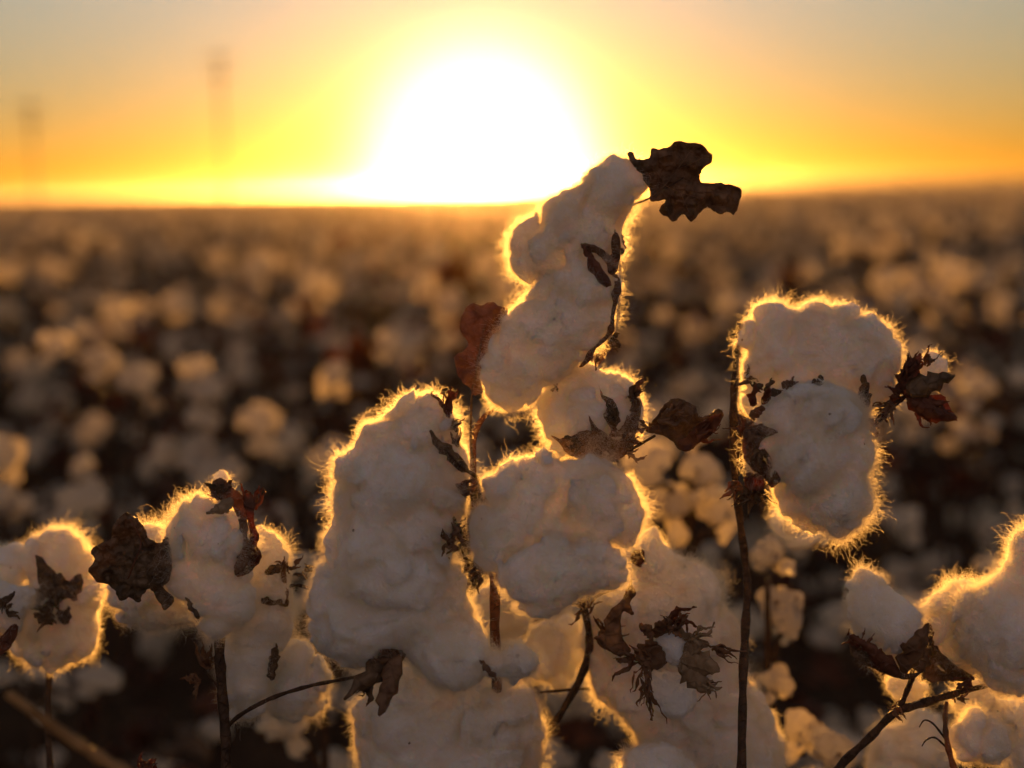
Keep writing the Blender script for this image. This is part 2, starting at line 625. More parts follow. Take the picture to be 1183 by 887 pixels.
def sheet(name, poly, d, parent, mat, seed=1, crumple=6.0, fold=(0, 0), cup=0.0, step=3.0, thick=0.0005, jag=0.7, label=None,
          fscale=16.0):
    """a dry leaf or bract: outline in photo pixels at distance d, crumpled in depth, with real thickness"""
    r = np.random.default_rng(seed)
    cl = np.array([poly[-1]] + list(poly) + [poly[0], poly[1]], float)
    cm = catmull(cl, 4)
    cm = cm[4:-4]
    B = resample([tuple(p) for p in cm[:-1] if True], step)
    B = [(x + r.uniform(-jag, jag), y + r.uniform(-jag, jag)) for x, y in B]
    P = np.array(B)
    x0, y0 = P.min(0); x1, y1 = P.max(0)
    gx, gy = np.meshgrid(np.arange(x0, x1, step), np.arange(y0, y1, step * 0.87))
    gx = gx + (np.arange(gx.shape[0]) % 2)[:, None] * step * 0.5
    gx = gx.ravel(); gy = gy.ravel()
    m = pip(gx, gy, B)
    gx, gy = gx[m], gy[m]
    m = edge_dist(gx, gy, B) > step * 0.5
    gx, gy = gx[m], gy[m]
    pts = B + list(zip(gx, gy))
    nb = len(B)
    res = delaunay_2d_cdt([Vector(p) for p in pts], [(i, (i + 1) % nb) for i in range(nb)], [list(range(nb))], 1, 1e-4)
    vv, ff = res[0], res[2]
    V2 = np.array([(v.x, v.y) for v in vv])
    cx, cy = V2.mean(0)
    w = np.concatenate([V2, np.full((len(V2), 1), seed * 13.7)], 1)
    dz = crumple * (vnoise(w, fscale, seed) * 1.0 + 0.5 * np.abs(vnoise(w, fscale * 0.45, seed + 4)) + 0.25 * vnoise(w, fscale * 0.2, seed + 9) + 0.8 * (1 - np.minimum(1, 3 * np.abs(vnoise(w, fscale * 1.3, seed + 21)))))
    ext = max(x1 - x0, y1 - y0) / 2
    dz = dz + fold[0] * (V2[:, 0] - cx) + fold[1] * (V2[:, 1] - cy) + cup * ((V2[:, 0] - cx) ** 2 + (V2[:, 1] - cy) ** 2) / ext
    # veins: shallow creases radiating from one end
    sh = crumple * 0.35
    V2 = V2 + np.stack([vnoise(w + 50, fscale * 0.6, 1.0), vnoise(w + 90, fscale * 0.6, 2.0)], 1) * sh * 0.4
    base = [on_surface(parent, x, y, d) for x, y in V2]
    have = [i for i, b in enumerate(base) if b is not None]
    if len(have) > 3:
        H = V2[have]; hb = np.array([base[i] for i in have])
        full = []
        for i, (x, y) in enumerate(V2):
            q = np.argsort((H[:, 0] - x) ** 2 + (H[:, 1] - y) ** 2)[:6]
            full.append(hb[q].mean())
        full = np.minimum(np.array(full), hb.mean() + .012) - 0.0022
        dz = np.clip(dz, -12, 3.5) * .7
        W = np.array([at(x, y, b + z * d / F) for (x, y), z, b in zip(V2, dz, full)])
    else:
        W = np.array([at(x, y, d + z * d / F) for (x, y), z in zip(V2, dz)])
    # keep silhouettes true although the point moved in depth (projection already did)
    if thick > 0:
        n = len(W)
        me_n = np.zeros_like(W)
        for f in ff:
            a, b, c = W[f[0]], W[f[1]], W[f[2]]
            cr = np.cross(b - a, c - a)
            for q in f: me_n[q] += cr
        me_n /= np.linalg.norm(me_n, axis=1)[:, None] + 1e-12
        W2 = W + me_n * thick
        allv = np.concatenate([W, W2])
        faces = [tuple(f)[::-1] for f in ff] + [tuple(i + n for i in f) for f in ff]
        cnt = {}
        for f in ff:
            for i in range(len(f)):
                e = (f[i], f[(i + 1) % len(f)])
                cnt[e] = 1
        for (a, b) in cnt:
            if (b, a) not in cnt:
                faces.append((a, b, b + n, a + n))
        o = mesh_obj(name, allv, faces, mat, parent)
    else:
        o = mesh_obj(name, W, [tuple(f) for f in ff], mat, parent)
    if label: o['label'] = label
    return o


def blade_geo(base, tip, width, side, bow, cup, nL=14, nW=6, thick=0.0007, sharp=1.0, seed=0, twist=0.0, rough=0.0014):
    """a carpel / bract blade in world space: pointed boat shape. side = width direction, bow = normal offset at the middle"""
    base = np.array(base); tip = np.array(tip)
    ax = tip - base
    L = np.linalg.norm(ax); ax = ax / L
    side = np.array(side, float); side -= ax * side.dot(ax); side /= np.linalg.norm(side)
    nrm = np.cross(ax, side)
    V = []
    for i in range(nL + 1):
        t = i / nL
        wv = width * 0.5 * (math.sin(math.pi * min(1, t ** 0.75 * 0.97 + 0.03)) ** 0.8) * (1 - 0.25 * t * sharp) * (1 + .28 * math.sin(t * 17 + seed * 2.1) * math.sin(t * 41 + seed))
        if i == nL: wv = width * 0.01
        tw = twist * t
        s2 = side * math.cos(tw) + nrm * math.sin(tw)
        n2 = -side * math.sin(tw) + nrm * math.cos(tw)
        c = base + ax * (L * t) + nrm * (bow * math.sin(math.pi * t * 0.9))
        for j in range(nW + 1):
            u = j / nW * 2 - 1
            V.append(c + s2 * wv * u + n2 * (cup * wv * (u * u)))
    V = np.array(V)
    V = V + np.stack([vnoise(V, 0.005, seed + 1.3), vnoise(V, 0.005, seed + 5.1), vnoise(V, 0.005, seed + 8.8)], 1) * rough
    V = V + np.stack([vnoise(V, 0.0018, seed + 2.3), vnoise(V, 0.0018, seed + 6.1), vnoise(V, 0.0018, seed + 9.8)], 1) * rough * .45
    Fq = []
    for i in range(nL):
        for j in range(nW):
            a = i * (nW + 1) + j
            Fq.append((a, a + 1, a + nW + 2, a + nW + 1))
    Fq = np.array(Fq)
    nn = np.zeros_like(V)
    cr = np.cross(V[Fq[:, 1]] - V[Fq[:, 0]], V[Fq[:, 3]] - V[Fq[:, 0]])
    for q in range(4): np.add.at(nn, Fq[:, q], cr)
    nn /= np.linalg.norm(nn, axis=1)[:, None] + 1e-12
    n = len(V)
    A = np.concatenate([V, V + nn * thick])
    faces = [tuple(f[::-1]) for f in Fq] + [tuple(f + n) for f in Fq]
    rim = [j for j in range(nW + 1)] + [i * (nW + 1) + nW for i in range(1, nL + 1)] \
        + [nL * (nW + 1) + j for j in range(nW - 1, -1, -1)] + [i * (nW + 1) for i in range(nL - 1, 0, -1)]
    for i in range(len(rim)):
        a, b = rim[i], rim[(i + 1) % len(rim)]
        faces.append((a, b, b + n, a + n))
    return A, faces


def join_geo(gs):
    V, Fc, o = [], [], 0
    for v, f in gs:
        V.append(v)
        Fc += [tuple(int(i) + o for i in q) for q in f]
        o += len(v)
    return np.concatenate(V), Fc


def px_blade(name, b, t, w, parent, mat, bow=0.0, cup=0.5, seed=1, twist=0.0, face=0.0, thick=0.0007, label=None, sharp=1.0):
    """b,t: (x,y,d); w px; face rotates the blade about its axis"""
    sb, st2 = on_surface(parent, b[0], b[1], b[2]), on_surface(parent, t[0], t[1], t[2])
    if sb is not None: b = (b[0], b[1], min(sb - .0015, (st2 or 9)))
    if st2 is not None: t = (t[0], t[1], st2 - .007)
    B, T = at(*b), at(*t)
    s = b[2] / F
    ax = (T - B).normalized()
    view = (CAM_ROT @ Vector((0, 0, 1)))
    side = ax.cross(view)
    side = Matrix.Rotation(face, 3, ax) @ side
    v, f = blade_geo(B, T, w * s, side, bow * s, cup, seed=seed, twist=twist, thick=thick, sharp=sharp)
    o = mesh_obj(name, v, f, mat, parent, origin=np.array(B))
    if label: o['label'] = label
    return o


def tuft(name, x, y, d, parent, mat, n=9, length=28, width=7, ang=0, spread=180, seed=1, label=None, curl=1.0):
    """a dry frilly bract: curled toothed strips that share one base, one mesh"""
    r = np.random.default_rng(seed)
    gs = []
    s = d / F
    view = np.array(CAM_ROT @ Vector((0, 0, 1)))
    sd = on_surface(parent, x, y, d)
    if sd is not None: d = sd - .002
    for i in range(n):
        a = R(ang + r.uniform(-spread / 2, spread / 2))
        L = length * r.uniform(0.55, 1.1)
        dz = r.uniform(-0.5, 0.7) * L
        B = np.array(at(x + r.uniform(-3, 3), y + r.uniform(-3, 3), d))
        tipv = np.array(CAM_ROT @ Vector((math.cos(a) * L * s, -math.sin(a) * L * s, dz * s)))
        side = np.cross(tipv, view) + r.normal(size=3) * np.linalg.norm(tipv) * 0.5
        gs.append(blade_geo(B, B + tipv, width * s * r.uniform(0.6, 1.2), side, r.uniform(-0.3, 0.3) * L * s, r.uniform(0.3, 1.1), nL=10, nW=4,
                            thick=0.00035, seed=seed * 7 + i, twist=r.uniform(-1.6, 1.6) * curl, rough=0.0022))
    v, f = join_geo(gs)
    o = mesh_obj(name, v, f, mat, parent, origin=np.array(at(x, y, d)))
    if label: o['label'] = label
    return o


def ground_under(x, y, d):
    p = at(x, y, d)
    return Vector((p.x, p.y, 0))


def main_stem(pts, parent, mat=M_STEM, seed=1):
    """pixel polyline from top to the lowest visible point, then straight on down into the soil"""
    P4 = []
    for x, y, d, w in pts:
        p = at(x, y, d)
        P4.append((p.x, p.y, p.z, w * 0.5 * d / F))
    g = np.array(parent.location)
    l = np.array(P4[-1][:3])
    t = l - np.array(P4[-2][:3]); t /= np.linalg.norm(t)
    e = np.array([g[0], g[1], -0.03])
    c1 = l + t * 0.12; c2 = e + np.array([0.01, 0, 0.35])
    w0 = P4[-1][3]
    for i in range(1, 13):
        u = i / 12
        b = (1 - u) ** 3 * l + 3 * (1 - u) ** 2 * u * c1 + 3 * (1 - u) * u * u * c2 + u ** 3 * e
        P4.append((*b, w0 * (1 + .5 * u)))
    v, f = tube_geo(P4, seed=seed, sub=5)
    return mesh_obj('stem', v, f, mat, parent, origin=v[0])


# ================================================================== FOREGROUND PLANTS
GROUP_F = 'sharp cotton plants in the front row'

# ---- plant 1: the centre plant
p1 = empty('cotton_plant', ground_under(575, 880, 0.80))
props(p1, 'tall cotton plant in the centre with a ragged dark leaf at its top', 'cotton plant', GROUP_F)
main_stem([(713, 262, .812, 3.5), (712, 330, .812, 4), (706, 385, .815, 5), (690, 420, .82, 5), (640, 455, .83, 5.5), (575, 470, .83, 6), (549, 500, .825, 7), (548, 560, .82, 8),
           (557, 620, .82, 9), (571, 668, .81, 12), (572, 742, .815, 12.5), (578, 890, .83, 13)], p1, M_STEM_RED, seed=3)
# boll A
A1 = Z1([(500, 165), (560, 112), (600, 94), (655, 100), (700, 140), (735, 190), (736, 235), (700, 262), (650, 285), (625, 330), (635, 400), (600, 470),
         (520, 450), (440, 450), (380, 490), (340, 540), (300, 545), (275, 510), (267, 420), (287, 350), (320, 322), (365, 325), (380, 280), (420, 235), (495, 200)])
A2 = Z1([(440, 450), (500, 430), (570, 460), (615, 500), (622, 580), (600, 680), (555, 740), (500, 790), (430, 830), (370, 880), (300, 930), (250, 955), (215, 930),
         (190, 880), (185, 800), (215, 720), (260, 660), (300, 620), (345, 555), (380, 490)])
cA = cotton([(A1, -8, 44), (A2, 16, 52)], .80, p1, circles=[(628, 300, 30, 8), (700, 225, 33, 6), (665, 270, 40, 6)], label='tall leaning open cotton boll against the low sun')
sheet('bract', Z1([(505, 390), (530, 388), (575, 405), (608, 430), (612, 380), (625, 350), (640, 380), (640, 440), (625, 490), (600, 490), (590, 450), (560, 425), (515, 408)]),
      .776, cA, M_BUR, seed=21, crumple=4, cup=-2)
sheet('bract', Z1([(610, 490), (635, 500), (645, 550), (632, 580), (620, 640), (622, 680), (600, 710), (560, 745), (545, 780), (525, 800), (500, 810), (520, 780), (545, 740), (590, 700), (602, 660),
                   (615, 600), (610, 560), (622, 530)]), .785, cA, M_BUR, seed=22, crumple=4)
tuft('bract', 712, 292, .80, cA, M_LEAF, n=6, length=22, width=6, ang=-95, spread=100, seed=5)
px_blade('bur', (702, 332, .785), (672, 283, .765), 13, cA, M_LEAF_RED, cup=0.8, seed=23)
# leaf at the very top
sheet('leaf', Z1([(663, 85), (683, 78), (692, 96), (720, 100), (745, 90), (748, 65), (775, 68), (800, 60), (825, 42), (845, 35), (870, 44), (905, 46), (940, 68), (958, 105), (925, 130), (912, 160), (925, 180),
                  (975, 180), (1010, 190), (1030, 192), (1055, 208), (1045, 250), (1030, 290), (1010, 280), (990, 285), (960, 275), (940, 262), (925, 270), (905, 290), (885, 312), (862, 290), (848, 292), (825, 312),
                  (805, 300), (775, 282), (778, 262), (795, 240), (745, 242), (738, 200), (705, 150)]), .80, p1, M_LEAF, seed=31, crumple=9, fold=(0.15, 0.2), step=2.4,
      label='ragged dark dead leaf at the top')
px_tube('petiole', [(713, 268, .812, 2.2), (727, 240, .806, 2.2), (752, 228, .80, 2.5), (790, 205, .80, 1.6)], p1, M_STEM, seed=4)
# leaf at left of boll A
sheet('leaf', Z1([(95, 640), (130, 595), (165, 600), (200, 585), (225, 600), (255, 610), (245, 660), (225, 700), (205, 730), (190, 790), (165, 830), (168, 890), (140, 905), (125, 880), (100, 860), (78, 820),
                  (75, 775), (105, 755), (120, 730), (95, 690)]), .80, p1, M_BUR, seed=33, crumple=6, step=2.4, label='brown curled leaf beside the tall boll')
def veins(leaf, mid, sides, d, w=1.3):
    for k_, line in enumerate([mid] + sides):
        px_tube('vein', [(x, y, d, w * (1.3 if k_ == 0 else .8) * (1 - .5 * i_ / max(1, len(line) - 1))) for i_, (x, y) in enumerate(line)], leaf, M_BUR, seed=400 + k_, seg=6, rough=.05)


lv = [o_ for o_ in COL.objects if o_.name.startswith('leaf')]
veins(lv[-1], [(549, 440), (551, 415), (558, 385), (566, 356)], [[(553, 405), (545, 392), (537, 378)], [(556, 392), (566, 382), (574, 370)], [(551, 418), (542, 412), (533, 410)], [(561, 372), (553, 362), (546, 356)]], .7955)
veins(lv[0], [(752, 228), (768, 214), (782, 196), (798, 174)], [[(768, 214), (760, 200), (748, 190)], [(782, 196), (796, 190), (812, 182)], [(768, 214), (786, 222), (806, 228)], [(790, 186), (782, 176), (774, 172)], [(786, 222), (792, 236), (796, 246)], [(806, 222), (824, 222), (842, 226)]], .7935)
px_tube('petiole', [(548, 560, .82, 3), (544, 500, .81, 3), (546, 450, .803, 2.6), (552, 420, .80, 1.8), (560, 375, .80, 1.2)], p1, M_LEAF, seed=5)
# boll B
B1 = [(455, 461), (475, 456), (500, 456), (515, 465), (520, 485), (527, 508), (532, 540), (536, 572), (528, 592), (520, 620), (517, 635), (529, 660), (535, 687), (545, 708), (530, 730), (500, 738), (480, 742),
      (462, 745), (440, 758), (415, 767), (388, 760), (368, 745), (362, 720), (364, 690), (374, 660), (383, 625), (388, 590), (390, 560), (388, 528), (404, 521), (418, 506), (430, 490), (446, 484), (459, 478)]
cB = cotton([(B1, 0, 62)], .79, p1, circles=[(528, 752, 40, 14), (500, 742, 30, 6), (566, 768, 17, 4), (597, 768, 25, 4), (480, 478, 22, 8), (500, 480, 20, -6), (395, 700, 34, 12),
                                            (460, 560, 52, 22), (505, 560, 30, 24), (450, 660, 56, 20), (412, 722, 38, 14)], label='large shaggy cotton boll left of centre')
px_blade('bur', (538, 546, .765), (497, 499, .752), 15, cB, M_LEAF, cup=0.9, seed=41, bow=-3)
px_tube('stalk', [(556, 578, .80, 6), (552, 553, .79, 5), (534, 540, .766, 4), (515, 520, .757, 2.5)], cB, M_STEM, seed=6)
tuft('bract', 519, 478, .775, cB, M_LEAF_RED, n=6, length=34, width=7, ang=-85, spread=60, seed=7)
tuft('bract', 527, 520, .785, cB, M_BUR, n=7, length=30, width=6, ang=-75, spread=120, seed=8)
tuft('bract', 524, 600, .77, cB, M_LEAF, n=9, length=26, width=7, ang=170, spread=170, seed=42)
tuft('bract', 528, 625, .77, cB, M_BUR, n=7, length=22, width=6, ang=200, spread=170, seed=242)
tuft('bur', 545, 610, .80, p1, M_LEAF, n=10, length=34, width=8, ang=110, spread=220, seed=9)
tuft('bur', 552, 655, .80, p1, M_LEAF, n=8, length=26, width=8, ang=200, spread=260, seed=10)
sheet('leaf', Z2([(600, 440), (625, 380), (650, 370), (665, 420), (660, 470), (630, 500), (600, 520), (590, 480)]), .80, p1, M_LEAF, seed=43, crumple=4)
# bur below boll B (left bottom)
px_blade('bur', (465, 752, .775), (397, 806, .765), 28, cB, M_LEAF, cup=0.8, seed=44, bow=-5)
px_blade('bur', (462, 758, .77), (437, 824, .752), 22, cB, M_BUR, cup=0.7, seed=45)
px_blade('bur', (556, 764, .757), (576, 784, .75), 6, cB, M_BUR, cup=0.5, seed=46)
# boll C
C_left = Z2([(650, 350), (700, 318), (780, 288), (870, 270), (935, 292), (920, 400), (890, 500), (850, 570), (760, 625), (690, 680), (640, 662), (618, 600), (612, 510), (670, 440)])
C_right = Z2([(930, 285), (1040, 305), (1110, 335), (1160, 400), (1180, 480), (1165, 560), (1100, 592), (1000, 570), (930, 520), (900, 430), (890, 340)])
C_low = Z2([(700, 660), (760, 620), (860, 562), (990, 550), (1090, 580), (1122, 640), (1110, 700), (1060, 742), (960, 765), (900, 800), (860, 822), (800, 805), (755, 760)])
cC = cotton([(C_left, 0, 48), (C_right, 4, 48), (C_low, 24, 48)], .775, p1, k=0.0022, circles=[(628, 606, 34, -10), (640, 590, 26, -8), (632, 600, 24, 4), (661, 617, 25, 4), (655, 612, 22, -12)], label='round three lobed cotton boll in the middle')
tuft('bract', 566, 640, .79, cC, M_BUR, n=7, length=22, width=5, ang=160, spread=200, seed=12)
px_tube('stalk', [(572, 672, .81, 5), (600, 660, .80, 5), (640, 640, .785, 4)], cC, M_STEM, seed=7)
# boll D
D1 = Z3([(80, 180), (100, 130), (160, 82), (230, 76), (280, 112), (330, 112), (390, 150), (412, 190), (398, 260), (375, 330), (300, 378), (200, 368), (115, 340), (88, 260)])
cD = cotton([(D1, 0, 50)], .81, p1, label='small round boll still held in its bur')
sheet('bur', Z3([(105, 303), (150, 318), (205, 292), (240, 290), (270, 305), (320, 325), (305, 385), (230, 392), (160, 362), (140, 335)]), .778, cD, M_BUR, seed=51, crumple=4, cup=3)
sheet('bur', Z3([(270, 135), (288, 165), (325, 190), (335, 225), (325, 260), (345, 285), (385, 200), (408, 175), (418, 200), (405, 270), (388, 330), (360, 375), (300, 392), (300, 330), (312, 280), (288, 240), (302, 205), (285, 175)]),
      .775, cD, M_BUR, seed=52, crumple=4, cup=4)
sheet('bur', Z3([(238, 235), (262, 275), (300, 300), (295, 340), (255, 320), (245, 280)]), .772, cD, M_BUR, seed=53, crumple=3)
tuft('bract', 728, 465, .80, cD, M_BUR, n=6, length=30, width=7, ang=-80, spread=80, seed=14)
px_tube('branch', [(640, 545, .835, 5), (690, 533, .825, 4.5), (715, 527, .81, 4), (738, 514, .805, 3.5), (757, 503, .80, 3)], p1, M_STEM, seed=8)
tuft('bract', 728, 525, .805, cD, M_BUR_PALE, n=4, length=14, width=4, ang=0, spread=160, seed=15)
# dry bur E
eE = sheet('dry_bur', Z3([(432, 292), (470, 240), (495, 200), (530, 178), (562, 182), (600, 205), (612, 240), (640, 235), (665, 218), (692, 216), (696, 245), (650, 292), (610, 330), (585, 352), (548, 352),
                          (520, 320), (480, 305)]), .805, p1, M_LEAF, seed=54, crumple=9, step=2.4, label='dry curled bur with no lint left')
sheet('bract', Z3([(540, 330), (580, 300), (630, 260), (690, 225), (680, 270), (640, 310), (590, 350), (560, 355)]), .795, eE, M_LEAF_RED, seed=55, crumple=6)
tuft('bract', 765, 485, .80, eE, M_BUR, n=9, length=32, width=7, ang=-40, spread=110, seed=16)
tuft('bract', 800, 505, .80, eE, M_LEAF_RED, n=8, length=34, width=6, ang=-25, spread=70, seed=17)
tuft('bract', 748, 492, .80, eE, M_BUR, n=5, length=16, width=4, ang=180, spread=90, seed=18)

for i, (tx, ty, n_, ln, wd, an, sp_, m_) in enumerate([
        (704, 352, 6, 16, 4, -60, 120, 0), (701, 392, 6, 18, 4, -20, 140, 1), (688, 408, 5, 14, 4, 60, 120, 0), (640, 440, 4, 12, 3, 120, 120, 1)]):
    tuft('bract', tx, ty, .80, cA, (M_BUR, M_LEAF)[m_], n=n_, length=ln, width=wd, ang=an, spread=sp_, seed=500 + i)
for i, (tx, ty, n_, ln, wd, an, sp_, m_) in enumerate([
        (690, 520, 8, 26, 6, 180, 150, 0), (720, 515, 8, 24, 6, -30, 150, 0), (712, 490, 6, 26, 6, -90, 60, 1), (735, 480, 6, 26, 5, -80, 50, 0), (668, 512, 6, 20, 5, 170, 100, 1)]):
    tuft('bract', tx, ty, .785, cD, (M_BUR, M_LEAF)[m_], n=n_, length=ln, width=wd, ang=an, spread=sp_, seed=520 + i)
for i, (tx, ty, n_, ln, wd, an, sp_, m_) in enumerate([
        (523, 498, 6, 20, 5, -60, 100, 1), (531, 560, 7, 24, 6, 0, 140, 0), (522, 612, 7, 22, 6, 20, 160, 1), (458, 758, 8, 26, 6, 200, 90, 0), (430, 790, 7, 24, 6, 120, 120, 1)]):
    tuft('bract', tx, ty, .775, cB, (M_BUR, M_LEAF)[m_], n=n_, length=ln, width=wd, ang=an, spread=sp_, seed=540 + i)

# ---- plant 2: the low boll mass right of centre
p2 = empty('cotton_plant', ground_under(600, 887, 0.86))
props(p2, 'cotton plant with a broad heap of lint and an open pale bur on it', 'cotton plant', GROUP_F)
main_stem([(672, 690, .85, 8), (681, 740, .85, 9), (672, 780, .85, 9), (650, 820, .855, 8), (628, 855, .86, 8), (612, 890, .865, 9)], p2, seed=11)
G1 = Z7([(345, 85), (400, 55), (450, 58), (500, 95), (560, 130), (590, 170), (640, 230), (700, 290), (785, 330), (792, 450), (815, 580), (862, 620), (880, 700), (920, 780), (945, 887), (900, 1000), (760, 1050),
         (600, 980), (500, 850), (430, 780), (400, 720), (300, 640), (262, 540), (235, 430), (250, 350), (310, 270), (350, 180)])
cG = cotton([(G1, 0, 62)], .86, p2, circles=[(755, 705, 36, 22), (745, 642, 26, 18), (790, 690, 40, 14), (752, 622, 12, 22), (720, 700, 34, 20)], label='broad heap of lint right of centre', vox=0.0016)
cotton([([(730, 868), (745, 858), (775, 862), (800, 880), (815, 905), (800, 930), (760, 940), (730, 920), (722, 892)], 0, 50)], .80, p2, label='bright tuft of lint at the bottom edge')
px_blade('bract', (737, 654, .825), (740, 634, .82), 15, cG, M_LEAF_RED, cup=0.5, seed=61)
bG = sheet('bract', Z7([(395, 213), (404, 240), (416, 262), (395, 300), (408, 340), (370, 330), (360, 380), (375, 430), (400, 470), (360, 490), (310, 460), (270, 425), (305, 400), (300, 360), (330, 320), (370, 280)]),
           .81, p2, M_BUR, seed=62, crumple=5, label='torn brown bract')
px_tube('bract', zip(*[(680, 692, 704, 712), (702, 690, 684, 680), (.82, .815, .81, .81), (3, 3.5, 3, 2)]) and [(680, 702, .82, 3), (688, 690, .815, 3.5), (700, 684, .81, 3), (712, 681, .81, 2)], p2, M_BUR, seed=63)
tuft('bract', 694, 735, .82, p2, M_BUR, n=9, length=34, width=6, ang=-60, spread=200, seed=64)
tuft('bract', 676, 705, .83, p2, M_BUR, n=7, length=26, width=6, ang=-120, spread=200, seed=65)
# open pale bur H
H0c = (788, 752)
cH = cotton([(Z7([(495, 440), (520, 412), (560, 405), (595, 425), (602, 460), (590, 500), (560, 525), (525, 500)]), 0, 30)], .80, p2, dens=60, amp=0.002, label='small hard grey lock of lint inside the pale bur', lmul=.6)
px_blade('bur', (772, 740, .805), (822, 745, .79), 34, cH, M_BUR_PALE, cup=-0.5, seed=71, bow=4)
px_blade('bur', (775, 757, .80), (832, 775, .785), 34, cH, M_BUR_PALE, cup=0.6, seed=72, bow=4)
px_blade('bur', (775, 755, .80), (738, 768, .785), 34, cH, M_BUR, cup=0.6, seed=73, bow=4)
px_blade('bur', (770, 742, .805), (762, 715, .79), 26, cH, M_BUR, cup=0.6, seed=74)
px_blade('bur', (785, 765, .80), (822, 800, .79), 30, cH, M_BUR_PALE, cup=0.6, seed=75)
px_blade('bur', (748, 772, .80), (752, 735, .79), 30, cH, M_BUR, cup=0.6, seed=76)
px_blade('bur', (755, 735, .80), (738, 720, .80), 12, cH, M_BUR, cup=0.6, seed=77)
tuft('bract', 825, 748, .80, cH, M_BUR, n=5, length=34, width=4, ang=15, spread=40, seed=78)
tuft('bract', 745, 790, .80, cH, M_BUR, n=7, length=42, width=4, ang=80, spread=50, seed=79)
tuft('bract', 775, 718, .80, cH, M_LEAF_RED, n=8, length=34, width=7, ang=0, spread=70, seed=80)
tuft('bract', 735, 760, .80, cH, M_BUR, n=6, length=36, width=6, ang=150, spread=100, seed=81)
cotton([(Z7([(465, 590), (500, 550), (560, 545), (620, 590), (630, 650), (600, 700), (550, 715), (490, 680)]), 0, 40)], .82, p2, dens=60, amp=0.002, lmul=.6)
# lint bits behind, between stems
cotton([([(541, 700), (565, 676), (583, 667), (608, 690), (612, 712), (608, 732), (575, 742), (545, 735)], 0, 40)], .88, p2)
cotton([([(614, 731), (632, 722), (653, 710), (671, 740), (669, 772), (650, 790), (628, 788), (612, 765)], 0, 40)], .88, p2)
# boll I
I1 = Z6([(225, 560), (300, 500), (400, 430), (420, 380), (500, 420), (560, 480), (640, 500), (780, 470), (900, 540), (960, 620), (930, 740), (900, 850), (870, 980), (600, 1060), (400, 980), (300, 870), (255, 740),
         (262, 660)])
cotton([(I1, 0, 62)], .84, p1, label='dim shaded boll at the bottom edge', circles=[(470, 830, 50, 14), (570, 830, 55, 14)], vox=0.0016)
px_tube('branch', [(681, 795, .86, 3), (655, 797, .86, 3.5), (620, 800, .86, 3)], p2, M_STEM, seed=82)

for i, (tx, ty, n_, ln, wd, an, sp_, m_) in enumerate([
        (775, 728, 9, 26, 5, -60, 160, 0), (800, 735, 7, 30, 4, -10, 60, 1), (752, 760, 8, 26, 5, 160, 140, 0), (815, 790, 7, 22, 4, 60, 140, 1), (745, 770, 8, 40, 3, 95, 60, 0)]):
    tuft('bract', tx, ty, .79, cH, (M_BUR, M_BUR_PALE)[m_], n=n_, length=ln, width=wd, ang=an, spread=sp_, seed=580 + i)

# ---- plant 3: right tall
p3 = empty('cotton_plant', ground_under(860, 887, 0.84))
props(p3, 'cotton plant on a straight dark stem with two wide bolls at its top', 'cotton plant', GROUP_F)
main_stem([(854, 372, .835, 6), (850, 420, .83, 8), (847, 480, .83, 9), (848, 540, .83, 9), (856, 610, .835, 9), (863, 670, .84, 9), (861, 730, .825, 10), (858, 800, .80, 10), (857, 890, .79, 11)], p3, seed=21)
F1 = Z4([(180, 155), (205, 110), (230, 72), (290, 66), (340, 84), (420, 80), (480, 82), (530, 74), (580, 96), (640, 150), (698, 212), (712, 260), (698, 340), (668, 385), (600, 412), (540, 420), (480, 400), (400, 380),
         (300, 400), (240, 440), (190, 475), (162, 470), (168, 400), (195, 330), (182, 240)])
cF = cotton([(F1, 0, 60)], .825, p3, label='wide upper boll on the straight stem')
F2 = Z4([(240, 480), (245, 430), (270, 385), (330, 347), (430, 327), (500, 367), (558, 372), (580, 430), (575, 480), (600, 530), (617, 580), (598, 680), (560, 750), (500, 800), (430, 828), (370, 808), (312, 750),
         (285, 650), (200, 630), (172, 560), (195, 500)])
cF2 = cotton([(F2, 0, 62)], .782, p3, circles=[(950, 480, 34, 34), (930, 530, 45, 30), (960, 575, 40, 20)], label='lower front boll on the straight stem')
cotton([([(898, 585), (925, 590), (950, 596), (972, 596), (978, 608), (960, 622), (930, 630), (908, 626), (895, 608)], 0, 30)], .95, p3, dens=80)
px_blade('bract', (870, 470, .775), (871, 443, .765), 9, cF2, M_LEAF_RED, cup=0.6, seed=91)
px_blade('bract', (886, 466, .775), (888, 449, .765), 9, cF2, M_LEAF_RED, cup=0.6, seed=92)
px_blade('bract', (868, 480, .775), (884, 470, .765), 11, cF2, M_BUR, cup=0.6, seed=93)
for i, (tx, ty, n_, ln) in enumerate([(884, 452, 7, 18), (908, 444, 5, 14), (942, 440, 4, 10), (868, 500, 8, 24), (880, 520, 6, 26)]):
    tuft('bract', tx, ty, .775, cF2, M_BUR if i % 2 else M_LEAF, n=n_, length=ln, width=5, ang=-70 + i * 37, spread=170, seed=300 + i)
